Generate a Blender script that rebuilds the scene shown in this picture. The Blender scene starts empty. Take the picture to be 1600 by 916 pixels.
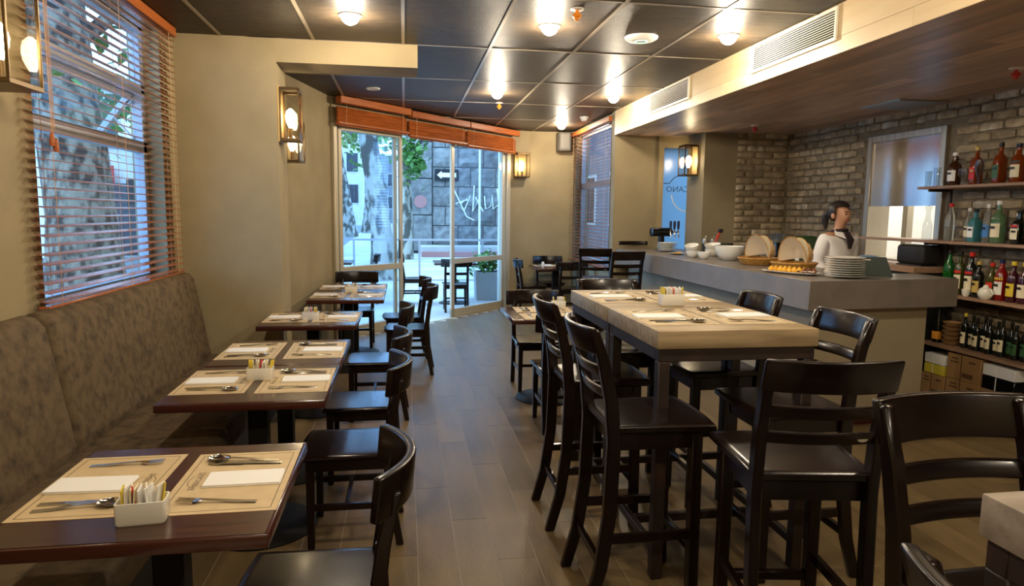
import bpy, bmesh, math, random
from mathutils import Vector, Matrix
random.seed(7)
SC = bpy.context.scene
COL = SC.collection
PI = math.pi

# ------------------------------------------------------------------ camera
def make_camera():
    yaw, pitch, roll, H, f = math.radians(8.95), math.radians(6.68), math.radians(.643), 1.58, 1070.0
    cy, sy, cp, sp = math.cos(yaw), math.sin(yaw), math.cos(pitch), math.sin(pitch)
    fwd = Vector((sy*cp, cy*cp, -sp)); right = Vector((cy, -sy, 0)); up = right.cross(fwd)
    r = math.cos(roll)*right + math.sin(roll)*up
    u = -math.sin(roll)*right + math.cos(roll)*up
    cam = bpy.data.cameras.new('camera'); o = bpy.data.objects.new('camera', cam); COL.objects.link(o)
    m = Matrix((( r.x, u.x, -fwd.x, 0), (r.y, u.y, -fwd.y, 0), (r.z, u.z, -fwd.z, H), (0, 0, 0, 1)))
    o.matrix_world = m
    cam.sensor_fit = 'HORIZONTAL'; cam.sensor_width = 36; cam.lens = f*36/1600
    cam.clip_start = .05; cam.clip_end = 500
    SC.camera = o
make_camera()

# ------------------------------------------------------------------ world, exposure, lamp strengths
SKY_COL, SKY_STR = (.31, .60, 1.0), 5.2
EXPOSURE = 0.30
DOWN_W, LANTERN_W, KITCHEN_W = 39, 17, 38
LAMP_COL = (1.0, .85, .64)
w = bpy.data.worlds.new('sky'); SC.world = w; w.use_nodes = True
bg = w.node_tree.nodes['Background']; bg.inputs[0].default_value = (*SKY_COL, 1); bg.inputs[1].default_value = SKY_STR
vs = SC.view_settings
vs.view_transform = 'Standard'; vs.look = 'None'; vs.gamma = 1; vs.exposure = EXPOSURE; vs.use_curve_mapping = False
SC.cycles.max_bounces = 8; SC.cycles.diffuse_bounces = 5; SC.cycles.glossy_bounces = 3
SC.cycles.transmission_bounces = 6; SC.cycles.transparent_max_bounces = 12
SC.cycles.sample_clamp_indirect = 4.0; SC.cycles.use_denoising = True
SC.cycles.caustics_reflective = False; SC.cycles.caustics_refractive = False

# ------------------------------------------------------------------ materials
def lin(c):
    return tuple(((x/255)/12.92 if x/255 <= .04045 else ((x/255+.055)/1.055)**2.4) for x in c)
M = {}
def mat(name, col, rough=.5, metal=0.0, col2=None, scale=6.0, detail=4, stretch=None, rand=0.0, bump=0.0, bscale=40.0,
        coat=0.0, trans=0.0, ior=1.45, lo=.35, hi=.65, emit=None, estr=0.0, alpha=1.0, spec=.5, wave=False):
    m = bpy.data.materials.new(name); m.use_nodes = True
    nt = m.node_tree; N = nt.nodes; L = nt.links; b = N['Principled BSDF']
    b.inputs['Base Color'].default_value = (*lin(col), 1)
    b.inputs['Roughness'].default_value = rough; b.inputs['Metallic'].default_value = metal
    b.inputs['Coat Weight'].default_value = coat; b.inputs['Coat Roughness'].default_value = .12
    b.inputs['Transmission Weight'].default_value = trans; b.inputs['IOR'].default_value = ior
    b.inputs['Alpha'].default_value = alpha; b.inputs['Specular IOR Level'].default_value = spec
    if emit: b.inputs['Emission Color'].default_value = (*emit, 1); b.inputs['Emission Strength'].default_value = estr
    tc = N.new('ShaderNodeTexCoord'); mp = N.new('ShaderNodeMapping'); L.new(tc.outputs['Object'], mp.inputs['Vector'])
    if stretch: mp.inputs['Scale'].default_value = stretch
    src = None; oi = None
    if rand or col2: oi = N.new('ShaderNodeObjectInfo')
    if col2:
        n = N.new('ShaderNodeTexNoise'); n.noise_dimensions = '4D'; n.inputs['Scale'].default_value = scale; n.inputs['Detail'].default_value = detail
        ml = N.new('ShaderNodeMath'); ml.operation = 'MULTIPLY'; ml.inputs[1].default_value = 31.0
        L.new(oi.outputs['Random'], ml.inputs[0]); L.new(ml.outputs[0], n.inputs['W'])
        L.new(mp.outputs['Vector'], n.inputs['Vector'])
        r = N.new('ShaderNodeValToRGB'); r.color_ramp.elements[0].position = lo; r.color_ramp.elements[1].position = hi
        r.color_ramp.elements[0].color = (*lin(col), 1); r.color_ramp.elements[1].color = (*lin(col2), 1)
        L.new(n.outputs['Fac'], r.inputs['Fac']); src = r.outputs['Color']
    if rand:
        hs = N.new('ShaderNodeHueSaturation'); mr = N.new('ShaderNodeMapRange')
        mr.inputs['To Min'].default_value = 1-rand; mr.inputs['To Max'].default_value = 1+rand
        L.new(oi.outputs['Random'], mr.inputs['Value']); L.new(mr.outputs['Result'], hs.inputs['Value'])
        if src: L.new(src, hs.inputs['Color'])
        else: hs.inputs['Color'].default_value = (*lin(col), 1)
        src = hs.outputs['Color']
    if src: L.new(src, b.inputs['Base Color'])
    if bump:
        n2 = N.new('ShaderNodeTexNoise'); n2.inputs['Scale'].default_value = bscale; n2.inputs['Detail'].default_value = 5
        L.new(mp.outputs['Vector'], n2.inputs['Vector'])
        bp = N.new('ShaderNodeBump'); bp.inputs['Strength'].default_value = bump; bp.inputs['Distance'].default_value = .02
        L.new(n2.outputs['Fac'], bp.inputs['Height']); L.new(bp.outputs['Normal'], b.inputs['Normal'])
    M[name] = m
    return m
def thin_glass(name, tint, refl=1.0, rough=0.0):
    m = bpy.data.materials.new(name); m.use_nodes = True; nt = m.node_tree; N = nt.nodes; L = nt.links
    for n in list(N): N.remove(n)
    out = N.new('ShaderNodeOutputMaterial'); mx = N.new('ShaderNodeMixShader'); t = N.new('ShaderNodeBsdfTransparent')
    g = N.new('ShaderNodeBsdfGlossy'); fr = N.new('ShaderNodeLayerWeight')
    t.inputs[0].default_value = (*tint, 1); g.inputs['Roughness'].default_value = rough
    pw = N.new('ShaderNodeMath'); pw.operation = 'POWER'; pw.inputs[1].default_value = 4.0
    ml = N.new('ShaderNodeMath'); ml.operation = 'MULTIPLY_ADD'; ml.inputs[1].default_value = .7; ml.inputs[2].default_value = .03*refl
    L.new(fr.outputs['Facing'], pw.inputs[0]); L.new(pw.outputs[0], ml.inputs[0]); L.new(ml.outputs[0], mx.inputs[0])
    L.new(t.outputs[0], mx.inputs[1]); L.new(g.outputs[0], mx.inputs[2]); L.new(mx.outputs[0], out.inputs[0])
    M[name] = m
def emitter(name, col, s):
    m = bpy.data.materials.new(name); m.use_nodes = True; nt = m.node_tree
    b = nt.nodes['Principled BSDF']; b.inputs['Base Color'].default_value = (1, 1, 1, 1)
    b.inputs['Emission Color'].default_value = (*col, 1); b.inputs['Emission Strength'].default_value = s
    M[name] = m

mat('plaster', (158, 142, 108), .75, col2=(146, 131, 99), scale=3, bump=.06, bscale=60)
mat('plaster_dark', (146, 132, 102), .75, col2=(134, 120, 92), scale=3, bump=.06, bscale=60)
mat('plank_floor', (120, 99, 66), .36, col2=(93, 77, 52), scale=2.2, detail=6, stretch=(3, .6, 1), rand=.14, lo=.3, hi=.7, bump=.05, bscale=30, spec=.24)
mat('grout', (172, 164, 146), .7)
mat('ceiling_panel', (66, 55, 42), .46, col2=(46, 38, 30), scale=14, detail=9, stretch=(.5, 2, 1), rand=.10, bump=.3, bscale=120, spec=.26)
mat('grid_metal', (150, 138, 120), .35, metal=.5)
mat('soffit_wood', (214, 182, 156), .36, col2=(176, 146, 124), scale=2, stretch=(6, .7, 1), rand=.24, detail=6)
mat('birch', (214, 190, 148), .45, col2=(200, 172, 128), scale=2, stretch=(1, .5, 5), rand=.06, detail=6)
mat('brick', (172, 154, 124), .85, col2=(128, 112, 88), scale=9, detail=8, rand=.26, bump=.6, bscale=38)
mat('brick_pale', (204, 192, 168), .85, col2=(140, 124, 100), scale=11, detail=8, rand=.1, bump=.6, bscale=38)
mat('mortar', (134, 121, 99), .9, col2=(104, 93, 75), scale=12, bump=.4, bscale=50)
mat('espresso', (25, 12, 9), .26, col2=(16, 8, 6), scale=3, stretch=(9, 9, 1), detail=6, coat=.12, spec=.38)
mat('table_wood', (70, 40, 26), .26, col2=(46, 26, 18), scale=5, stretch=(1.2, 14, 1), detail=8, coat=.3, bump=.04, bscale=90)
mat('table_edge', (62, 27, 20), .22, coat=.4)
mat('iron_black', (20, 18, 17), .6, spec=.25)
mat('frame_iron', (40, 30, 25), .5, col2=(62, 42, 32), scale=9, lo=.5, hi=.75)
mat('oak_pale', (168, 146, 112), .5, col2=(134, 113, 84), scale=3, stretch=(1, 9, 9), detail=8, bump=.05, bscale=60)
mat('oak_grey', (160, 146, 130), .5, col2=(126, 112, 96), scale=3, stretch=(1, 9, 9), detail=8)
mat('suede', (101, 84, 62), .8, col2=(64, 53, 40), scale=19, detail=9, lo=.42, hi=.70, bump=.08, bscale=30, spec=.3)
mat('kraft', (204, 180, 140), .6, col2=(194, 170, 130), scale=20)
mat('ink', (84, 70, 52), .7)
mat('paper_white', (236, 234, 230), .7)
mat('china', (236, 233, 222), .18, coat=.3)
mat('steel', (205, 200, 192), .16, metal=1)
mat('steel_brushed', (188, 178, 160), .34, metal=.75, col2=(164, 154, 138), scale=2, stretch=(1, 14, .4))
mat('blind_wood', (176, 98, 46), .4, col2=(146, 76, 32), scale=4, stretch=(1, 1, 20), rand=.10, detail=5)
mat('slat_wood', (176, 100, 62), .26, col2=(152, 84, 50), scale=4, stretch=(1, 12, 1), rand=.08, coat=.2)
mat('cord', (206, 160, 116), .7)
mat('alu', (196, 186, 164), .4, metal=.25)
mat('alu_blue', (170, 176, 184), .4, metal=.3)
mat('brass_old', (104, 84, 56), .38, metal=.8)
mat('lamp_back', (214, 180, 120), .35, metal=.45)
mat('white_plastic', (232, 230, 224), .45)
mat('grille_white', (228, 222, 206), .45)
mat('dark_void', (16, 15, 14), .8)
mat('orange_plastic', (236, 140, 40), .4)
mat('red_plastic', (200, 60, 44), .4)
mat('grey_speaker', (104, 100, 92), .5)
mat('counter_top', (130, 120, 110), .3, col2=(117, 108, 100), scale=5, detail=6)
mat('counter_body', (164, 150, 124), .55, col2=(156, 142, 116), scale=3)
mat('rush', (196, 148, 72), .6, col2=(160, 110, 46), scale=40, bump=.4, bscale=90)
mat('linen', (226, 212, 178), .8, col2=(208, 192, 156), scale=8)
mat('pastry', (238, 186, 56), .6, col2=(210, 140, 40), scale=20, bump=.2)
mat('pastry_brown', (122, 70, 34), .6, col2=(90, 50, 26), scale=20)
mat('slate', (58, 66, 62), .6)
mat('black_gloss', (14, 14, 14), .15)
mat('black_matte', (26, 25, 24), .6)
mat('chrome', (220, 220, 220), .08, metal=1)
mat('towel', (150, 180, 214), .85)
mat('cardboard', (158, 122, 78), .75, col2=(148, 112, 70), scale=6)
mat('print_dark', (92, 64, 40), .8)
mat('kitchen_white', (236, 234, 228), .5)
mat('kitchen_beige', (214, 200, 172), .5)
mat('yellow_box', (206, 190, 60), .6)
mat('shelf_wood', (168, 134, 108), .5, col2=(144, 112, 88), scale=3, stretch=(12, 1, 12))
mat('skin', (178, 130, 100), .5)
mat('hair', (34, 26, 22), .45)
mat('shirt', (232, 226, 222), .8)
mat('scarf', (44, 32, 34), .7)
mat('leaf', (96, 140, 62), .55, col2=(58, 100, 40), scale=3, rand=.1)
mat('leaf_dark', (50, 80, 36), .55, col2=(34, 60, 28), scale=3)
mat('bark', (168, 164, 150), .9, col2=(78, 74, 66), scale=4.5, stretch=(1, 1, .5), detail=10, lo=.45, hi=.55, bump=.6, bscale=14)
mat('bark_dark', (138, 124, 106), .9, col2=(46, 40, 35), scale=11, stretch=(1, 1, .55), detail=10, lo=.42, hi=.58, bump=1.0, bscale=20)
mat('stone', (142, 140, 136), .9, col2=(104, 102, 100), scale=4, detail=9, rand=.16, bump=.7, bscale=9)
mat('stone_joint', (70, 70, 70), .9)
mat('concrete', (196, 194, 188), .85, col2=(170, 168, 164), scale=1.2, detail=7, rand=.05)
mat('asphalt', (118, 120, 122), .85, col2=(100, 102, 104), scale=2)
mat('road_paint', (226, 226, 222), .7)
mat('kerb_red', (170, 120, 116), .8)
mat('facade_pale', (208, 204, 196), .8, col2=(190, 186, 178), scale=2)
mat('facade_grey', (120, 122, 126), .8, col2=(104, 106, 110), scale=2)
mat('window_dark', (40, 46, 54), .2)
mat('sign_black', (20, 20, 22), .5)
mat('sign_white', (240, 240, 238), .5)
mat('sign_red', (206, 50, 48), .5)
mat('car_white', (220, 222, 224), .2, coat=.5)
mat('car_red', (150, 60, 56), .2, coat=.5)
mat('rubber', (24, 24, 26), .7)
mat('planter', (150, 152, 152), .8)
mat('lip', (160, 90, 80), .5)
mat('steel_panel', (190, 190, 192), .16, metal=1)
thin_glass('window_glass', (.92, .96, 1.0), 1.0)
thin_glass('lantern_glass', (.96, .95, .92), 1.1)
thin_glass('clear_glass', (.86, .88, .88), 2.2, .02)
emitter('bulb', (1.0, .80, .50), 40)
emitter('down_lamp', (1.0, .86, .62), 60)
emitter('kitchen_lamp', (1.0, .97, .9), 7)
emitter('led_green', (.1, .8, .4), 1.2)
def glassy(name, col, rough=.06, trans=.55): mat(name, col, rough, trans=trans, ior=1.35, coat=.4)
glassy('g_green', (30, 120, 44)); glassy('g_amber', (168, 74, 18)); glassy('g_red', (176, 22, 20)); glassy('g_teal', (90, 170, 178))
glassy('g_olive', (90, 92, 30)); glassy('g_clear', (226, 232, 226), .04, .85); glassy('g_palegreen', (150, 200, 150), .05, .75)
mat('g_dark', (14, 18, 14), .1, coat=.5); mat('g_plum', (60, 18, 30), .1, coat=.5); mat('g_brown', (62, 30, 12), .1, coat=.5); mat('g_purple', (90, 30, 66), .15, coat=.4)
for n_, c_ in dict(l_cream=(232, 220, 184), l_white=(238, 236, 228), l_red=(206, 40, 34), l_yellow=(222, 196, 60), l_blue=(70, 130, 200), l_green=(52, 96, 50), l_black=(26, 24, 24), l_orange=(226, 150, 50), l_gold=(196, 168, 90), l_navy=(30, 36, 70)).items():
    mat(n_, c_, .45)
def frosted():
    m = bpy.data.materials.new('frosted_glass'); m.use_nodes = True; nt = m.node_tree; N = nt.nodes; L = nt.links
    for n in list(N): N.remove(n)
    out = N.new('ShaderNodeOutputMaterial'); mx = N.new('ShaderNodeMixShader'); t = N.new('ShaderNodeBsdfTranslucent'); g = N.new('ShaderNodeBsdfGlossy')
    t.inputs[0].default_value = (.52, .62, .68, 1); g.inputs['Roughness'].default_value = .25; mx.inputs[0].default_value = .06
    L.new(t.outputs[0], mx.inputs[1]); L.new(g.outputs[0], mx.inputs[2]); L.new(mx.outputs[0], out.inputs[0]); M['frosted_glass'] = m
frosted()
def gauze():
    m = bpy.data.materials.new('gauze'); m.use_nodes = True; nt = m.node_tree; N = nt.nodes; L = nt.links
    for n in list(N): N.remove(n)
    out = N.new('ShaderNodeOutputMaterial'); mx = N.new('ShaderNodeMixShader'); t = N.new('ShaderNodeBsdfTransparent'); g = N.new('ShaderNodeBsdfDiffuse')
    g.inputs[0].default_value = (*lin((236, 222, 190)), 1); mx.inputs[0].default_value = .58
    L.new(t.outputs[0], mx.inputs[1]); L.new(g.outputs[0], mx.inputs[2]); L.new(mx.outputs[0], out.inputs[0]); M['gauze'] = m
gauze()
ORD = ['first', 'second', 'third', 'fourth', 'fifth', 'sixth', 'seventh', 'eighth', 'ninth', 'tenth', 'eleventh', 'twelfth']

# ------------------------------------------------------------------ mesh helpers
class MB:
    def __init__(s): s.v = []; s.f = []
    def box(s, x0, x1, y0, y1, z0, z1):
        i = len(s.v)
        s.v += [(x0,y0,z0),(x1,y0,z0),(x1,y1,z0),(x0,y1,z0),(x0,y0,z1),(x1,y0,z1),(x1,y1,z1),(x0,y1,z1)]
        s.f += [(i+3,i+2,i+1,i),(i+4,i+5,i+6,i+7),(i,i+1,i+5,i+4),(i+1,i+2,i+6,i+5),(i+2,i+3,i+7,i+6),(i+3,i,i+4,i+7)]
        return s
    def boxc(s, c, d): return s.box(c[0]-d[0]/2, c[0]+d[0]/2, c[1]-d[1]/2, c[1]+d[1]/2, c[2]-d[2]/2, c[2]+d[2]/2)
    def loft(s, rings, closed=False, caps=True):
        n = len(rings[0]); i0 = len(s.v)
        for r in rings: s.v += [tuple(p) for p in r]
        R = len(rings)
        for a in range(R if closed else R-1):
            b = (a+1) % R
            for k in range(n):
                q = (k+1) % n
                s.f.append((i0+a*n+k, i0+a*n+q, i0+b*n+q, i0+b*n+k))
        if caps and not closed:
            s.f.append(tuple(i0+k for k in reversed(range(n)))); s.f.append(tuple(i0+(R-1)*n+k for k in range(n)))
        return s
    def bar(s, p, q, w, h, up=(0,0,1), w2=None, h2=None):
        p = Vector(p); q = Vector(q); d = (q-p).normalized(); u = Vector(up)
        if abs(d.dot(u)) > .98: u = Vector((0,1,0))
        sx = d.cross(u).normalized(); uy = sx.cross(d)
        def ring(c, w, h): return [c-sx*w/2-uy*h/2, c+sx*w/2-uy*h/2, c+sx*w/2+uy*h/2, c-sx*w/2+uy*h/2]
        return s.loft([ring(p, w, h), ring(q, w2 or w, h2 or h)])
    def tube(s, path, r, seg=8, caps=True):
        path = [Vector(p) for p in path]; rings = []
        rs = r if isinstance(r, (list, tuple)) else [r]*len(path)
        prev = None
        for k, p in enumerate(path):
            d = (path[min(k+1, len(path)-1)]-path[max(k-1, 0)]).normalized()
            if prev is None:
                a = Vector((0,0,1)) if abs(d.z) < .9 else Vector((1,0,0)); sx = d.cross(a).normalized()
            else:
                sx = (prev - d*prev.dot(d)).normalized()
            prev = sx; sy = d.cross(sx)
            rings.append([p+(sx*math.cos(2*PI*j/seg)+sy*math.sin(2*PI*j/seg))*rs[k] for j in range(seg)])
        return s.loft(rings, caps=caps)
    def lathe(s, prof, seg=16, c=(0,0,0), caps=True):
        rings = [[(c[0]+r*math.cos(2*PI*j/seg), c[1]+r*math.sin(2*PI*j/seg), c[2]+z) for j in range(seg)] for r, z in prof]
        return s.loft(rings, caps=caps)
    def prism(s, poly, z0, z1):
        return s.loft([[(x, y, z0) for x, y in poly], [(x, y, z1) for x, y in poly]])
    def ell(s, c, r, seg=12, rows=8):
        rings = []
        for k in range(1, rows):
            a = PI*k/rows
            rings.append([(c[0]+r[0]*math.sin(a)*math.cos(2*PI*j/seg), c[1]+r[1]*math.sin(a)*math.sin(2*PI*j/seg), c[2]-r[2]*math.cos(a)) for j in range(seg)])
        i = len(s.v); s.loft(rings, caps=False); b = len(s.v); s.v += [(c[0],c[1],c[2]-r[2]), (c[0],c[1],c[2]+r[2])]
        for j in range(seg):
            q = (j+1) % seg; s.f.append((b, i+q, i+j)); t = i+(rows-2)*seg; s.f.append((b+1, t+j, t+q))
        return s
    def xf(s, m):
        s.v = [tuple(m @ Vector(p)) for p in s.v]; return s
    def mesh(s, name, m, bev=0, seg=2, smooth=False):
        me = bpy.data.meshes.new(name); me.from_pydata(s.v, [], s.f)
        bm = bmesh.new(); bm.from_mesh(me); bmesh.ops.recalc_face_normals(bm, faces=bm.faces)
        if bev:
            es = [e for e in bm.edges if len(e.link_faces) == 2 and e.calc_face_angle(0) > .6]
            bmesh.ops.bevel(bm, geom=es, offset=bev, segments=seg, profile=.5, affect='EDGES', clamp_overlap=True)
        bm.to_mesh(me); bm.free()
        if smooth or bev:
            for p in me.polygons: p.use_smooth = True
            me.set_sharp_from_angle(angle=.7)
        me.materials.append(M[m] if isinstance(m, str) else m)
        return me
    def build(s, name, m, parent=None, bev=0, seg=2, smooth=False, loc=None, rz=0):
        return obj(name, s.mesh(name, m, bev, seg, smooth), parent, loc, rz)
def obj(name, me, parent=None, loc=None, rz=0):
    o = bpy.data.objects.new(name, me); COL.objects.link(o)
    if parent: o.parent = parent
    if loc: o.location = loc
    if rz: o.rotation_euler = (0, 0, rz)
    return o
def tag(o, label, cat, group=None):
    o['label'] = label; o['category'] = cat
    if group: o['group'] = group
    return o
def struct(o): o['kind'] = 'structure'; return o
def stuff(o): o['kind'] = 'stuff'; return o
def thing(name, label, cat, loc=(0,0,0), rz=0, group=None):
    o = bpy.data.objects.new(name, None); COL.objects.link(o); o.empty_display_size = .1
    o.location = loc; o.rotation_euler = (0, 0, rz)
    return tag(o, label, cat, group)
KIDS = {}
def dup(root, loc, rz, label, group=None):
    def cp(o, par):
        c = o.copy(); COL.objects.link(c); c.parent = par
        for ch in o.children: cp(ch, c)
        return c
    r = root.copy(); COL.objects.link(r)
    kids = list(root.children)
    for ch in kids: cp(ch, r)
    r.location = loc; r.rotation_euler = (0, 0, rz); r['label'] = label
    if group: r['group'] = group
    return r
FONTCACHE = {}
def text_mb(txt, size, thick=.0006, mirror=False):
    """flat lettering as mesh data in the XY plane, centred"""
    key = (txt, size)
    cu = bpy.data.curves.new('lettering', 'FONT'); cu.body = txt; cu.size = size; cu.align_x = 'CENTER'; cu.align_y = 'CENTER'; cu.resolution_u = 2
    o = bpy.data.objects.new('lettering', cu); COL.objects.link(o)
    bpy.context.view_layer.update()
    me = bpy.data.meshes.new_from_object(o.evaluated_get(bpy.context.evaluated_depsgraph_get()))
    b = MB(); b.v = [((-v.co.x if mirror else v.co.x), v.co.y, thick) for v in me.vertices]; b.f = [tuple(p.vertices) for p in me.polygons]
    bpy.data.objects.remove(o); bpy.data.meshes.remove(me); bpy.data.curves.remove(cu)
    return b
def add(a, b):
    i = len(a.v); a.v += b.v; a.f += [tuple(k+i for k in f) for f in b.f]; return a
def lamp(name, typ, loc, power, col, parent=None, size=.05, rot=None, spot=None, blend=.5):
    l = bpy.data.lights.new(name, typ); l.energy = power; l.color = col
    if typ == 'SPOT': l.spot_size = spot; l.spot_blend = blend
    if typ == 'AREA': l.size = size
    else: l.shadow_soft_size = size
    o = bpy.data.objects.new(name, l); COL.objects.link(o); o.location = loc
    if parent: o.parent = parent
    if rot: o.rotation_euler = rot
    return o
# ------------------------------------------------------------------ the room shell
CZ = 2.93
DA, DB = Vector((-.86, 8.55, 0)), Vector((1.70, 11.33, 0))
DDIR = (DB-DA).normalized(); DANG = math.atan2(DDIR.y, DDIR.x); DLEN = (DB-DA).length
def door_y(x): return 11.33 if x > 1.70 else 8.55+(x+.86)*(DB.y-DA.y)/(DB.x-DA.x)
ROOM = [(-1.95,-1.7),(5.1,-1.7),(5.1,8.4),(4.2,8.95),(2.85,8.95),(2.85,11.45),(1.70,11.45),(-.98,8.60),(-1.95,6.1)]
floor = struct(MB().prism(ROOM, -.12, .0022).build('floor', 'grout'))
PW, PL = .18, 1.2
full = MB().box(.0012, PW-.0012, .0012, PL-.0012, -.004, .004).mesh('plank', 'plank_floor')
nx = int((4.9+1.75)/PW)+1
for i in range(nx):
    x0 = -1.75+i*PW; off = (i*.43) % PL
    lo = .9 if x0 < 2.9 else 1.5
    hi = min(door_y(x0), door_y(x0+PW))-.05
    if x0 < -.98: hi = 5.79
    if x0 > 2.72: hi = 8.9
    if x0 > 3.0: hi = 4.62 if x0 < 3.95 else 5.6
    if x0 > 4.85: continue
    y = lo-off
    while y < hi:
        a, b = max(y, lo-.3), min(y+PL, hi)
        ok = b-a > .08 and not (x0 < -1.27 and b < 5.5)
        if x0 > 1.9 and b < x0*.95: ok = False            # out of the camera's view
        if x0 < -.4 and b < 1.7: ok = False
        if ok:
            if b-a > PL-.01: obj('plank', full, floor, (x0, y, 0))
            else: MB().box(x0+.0012, x0+PW-.0012, a+.0012, b-.0012, -.004, .004).build('plank', 'plank_floor', floor)
        y += PL
# ceiling: slab, panels, bars
ceil = struct(MB().prism(ROOM, CZ+.006, CZ+.12).build('ceiling', 'dark_void'))
GX = [-1.75, -1.4, -.70, 0, .705, 1.41, 2.10, 2.75]; GY = [-1.2, .2, 1.6, 3.0, 4.4, 5.8, 7.2, 8.6, 10.0, 11.4]
for i in range(len(GX)-1):
    for j in range(len(GY)-1):
        x0, x1, y0, y1 = GX[i], GX[i+1], GY[j], GY[j+1]
        if x1 <= -1.3 and y0 >= 5.8: continue
        if y0 > door_y((x0+x1)/2)+.2: continue
        y1c = min(y1, 11.4)
        if y1c > door_y(x0)+.05:
            ya, yb = min(y1, door_y(x0)+.05), min(y1, door_y(x1)+.05)
            if ya <= y0 or yb <= y0: ya = max(ya, y0+.02); yb = max(yb, y0+.02)
            MB().prism([(x0+.009,y0+.009),(x1-.009,y0+.009),(x1-.009,yb-.009),(x0+.009,ya-.009)], CZ-.006, CZ+.004).build('ceiling_panel', 'ceiling_panel', ceil)
        else:
            MB().box(x0+.008, x1-.008, y0+.008, y1-.008, CZ-.006, CZ+.004).build('ceiling_panel', 'ceiling_panel', ceil)
for x in GX[1:-1]:
    hi = min(11.38, door_y(x)) if x > -1 else 5.79
    MB().box(x-.012, x+.012, -1.2, hi, CZ-.010, CZ+.002).build('grid_bar', 'grid_metal', ceil)
for y in GY[1:-1]:
    x0 = -1.75 if y < 5.79 else (-1.2 if y < 8 else -.86+(y-8.55)*(2.56/2.78))
    MB().box(x0, 2.75, y-.010, y+.010, CZ-.009, CZ+.002).build('grid_bar', 'grid_metal', ceil)

# left wall with window opening
WY0, WY1, WZ0 = 3.66, 5.46, 1.06
wl = MB(); wl.box(-1.95, -1.75, -1.7, WY0, 0, CZ); wl.box(-1.95, -1.75, WY1, 5.79, 0, CZ); wl.box(-1.95, -1.75, WY0, WY1, 0, WZ0); wl.box(-1.95, -1.75, WY0, WY1, 2.88, CZ)
struct(wl.build('wall_left', 'plaster'))
struct(MB().box(-2.08, -.99, 5.79, 6.2, -.02, CZ).build('wall_pier', 'plaster'))
struct(MB().box(-.99, .115, 5.79, 6.2, 2.74, CZ-.01).build('wall_beam', 'plaster'))
struct(MB().prism([(-1.41,6.2),(-.86,8.55),(-1.02,8.60),(-1.57,6.2)], -.02, CZ).build('wall_alcove', 'plaster'))
struct(MB().box(-1.95, 5.1, -1.9, -1.7, 0, CZ).build('wall_front', 'plaster'))
# wall beside the door, with a shallow fold
struct(MB().prism([(1.70,11.33),(2.07,11.40),(2.80,11.33),(2.80,11.55),(1.62,11.55)], -.02, CZ).build('wall_back', 'plaster'))
# right-hand window wall of the dining end
rw = MB(); RY0, RY1, RZ0, RZ1 = 9.22, 11.12, .80, 2.84
rw.box(2.80, 3.0, 8.95, RY0, 0, CZ); rw.box(2.80, 3.0, RY1, 11.55, 0, CZ); rw.box(2.80, 3.0, RY0, RY1, 0, RZ0); rw.box(2.80, 3.0, RY0, RY1, RZ1, CZ)
struct(rw.build('wall_right', 'plaster_dark'))
# recess at the far end of the bar: panel wall, door jamb, frosted strip
struct(MB().box(2.76, 3.36, 8.90, 9.05, -.02, CZ).build('wall_recess', 'plaster_dark'))
jm = MB(); jm.box(3.36, 3.43, 8.86, 9.05, 0, 2.62); jm.box(3.43, 4.4, 8.90, 9.05, 2.47, 2.93); jm.box(3.43, 4.4, 8.90, 9.05, 0, .3)
struct(jm.build('trim_1', 'plaster'))
wr = struct(MB().box(3.765, 5.1, 8.34, 8.86, -.02, CZ).build('wall_return', 'plaster_dark'))
# frosted glass door strip with lettering
fg = struct(MB().box(3.43, 4.4, 8.955, 8.967, .3, 2.47).build('window_3', 'frosted_glass'))
t = text_mb('AMERICANO', .112, mirror=True)
t.xf(Matrix.Translation((3.83, 8.951, 1.92)) @ Matrix.Rotation(PI/2, 4, 'X'))
t.build('lettering', 'slate', fg)
lg = MB(); lg.tube([(3.83+.24*math.cos(a), 8.952, 1.86+.24*math.sin(a)) for a in [PI*1.02+k*PI*.96/24 for k in range(25)]], .008, 5)
lg.build('emblem_ring', 'sign_white', fg)
lg = MB(); lg.tube([(3.47, 8.952, 2.00), (3.55, 8.952, 2.00), (3.62, 8.952, 2.08), (3.72, 8.952, 2.12), (3.94, 8.952, 2.12), (4.10, 8.952, 2.0), (4.2, 8.952, 2.0)], .006, 5)
lg.build('emblem_roofline', 'slate', fg)

# brick walls
HY0, HY1, HZ0, HZ1 = 5.74, 6.68, 1.16, 2.35
hy0, hy1, hz0, hz1 = HY0-.065, HY1+.065, HZ0-.025, HZ1+.065
bw = MB(); bw.box(4.92, 5.12, -1.7, hy0, 0, CZ); bw.box(4.92, 5.12, hy1, 8.4, 0, CZ); bw.box(4.92, 5.12, hy0, hy1, 0, hz0); bw.box(4.92, 5.12, hy0, hy1, hz1, CZ)
wbrick = struct(bw.build('wall_brick', 'mortar'))
def brick_mesh(kind, L, Hh, dep, axis):
    b = MB(); seg = 4; rings = []
    for k in range(seg+1):
        u = L*k/seg; j = lambda a: random.uniform(-a, a)
        inset = .006 if k in (0, seg) else 0
        if axis == 'y': rings.append([(0, u, 0), (0, u, Hh), (-dep+inset+j(.004), u+j(.002), Hh-.004-inset+j(.004)), (-dep+inset+j(.004), u+j(.002), .004+inset+j(.004))])
        else: rings.append([(u, 0, 0), (u, 0, Hh), (u+j(.002), -dep+inset+j(.004), Hh-.004-inset+j(.004)), (u+j(.002), -dep+inset+j(.004), .004+inset+j(.004))])
    return b.loft(rings).mesh('brick', kind, bev=.003, seg=1)
BRL, BRH, BGAP = .235, .068, .014
BR = {ax: [brick_mesh('brick', BRL, BRH, random.uniform(.018, .03), ax) for _ in range(8)] + [brick_mesh('brick_pale', BRL, BRH, .028, ax) for _ in range(2)] for ax in 'xy'}
row = 0; z = .02; nb = 0
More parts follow.
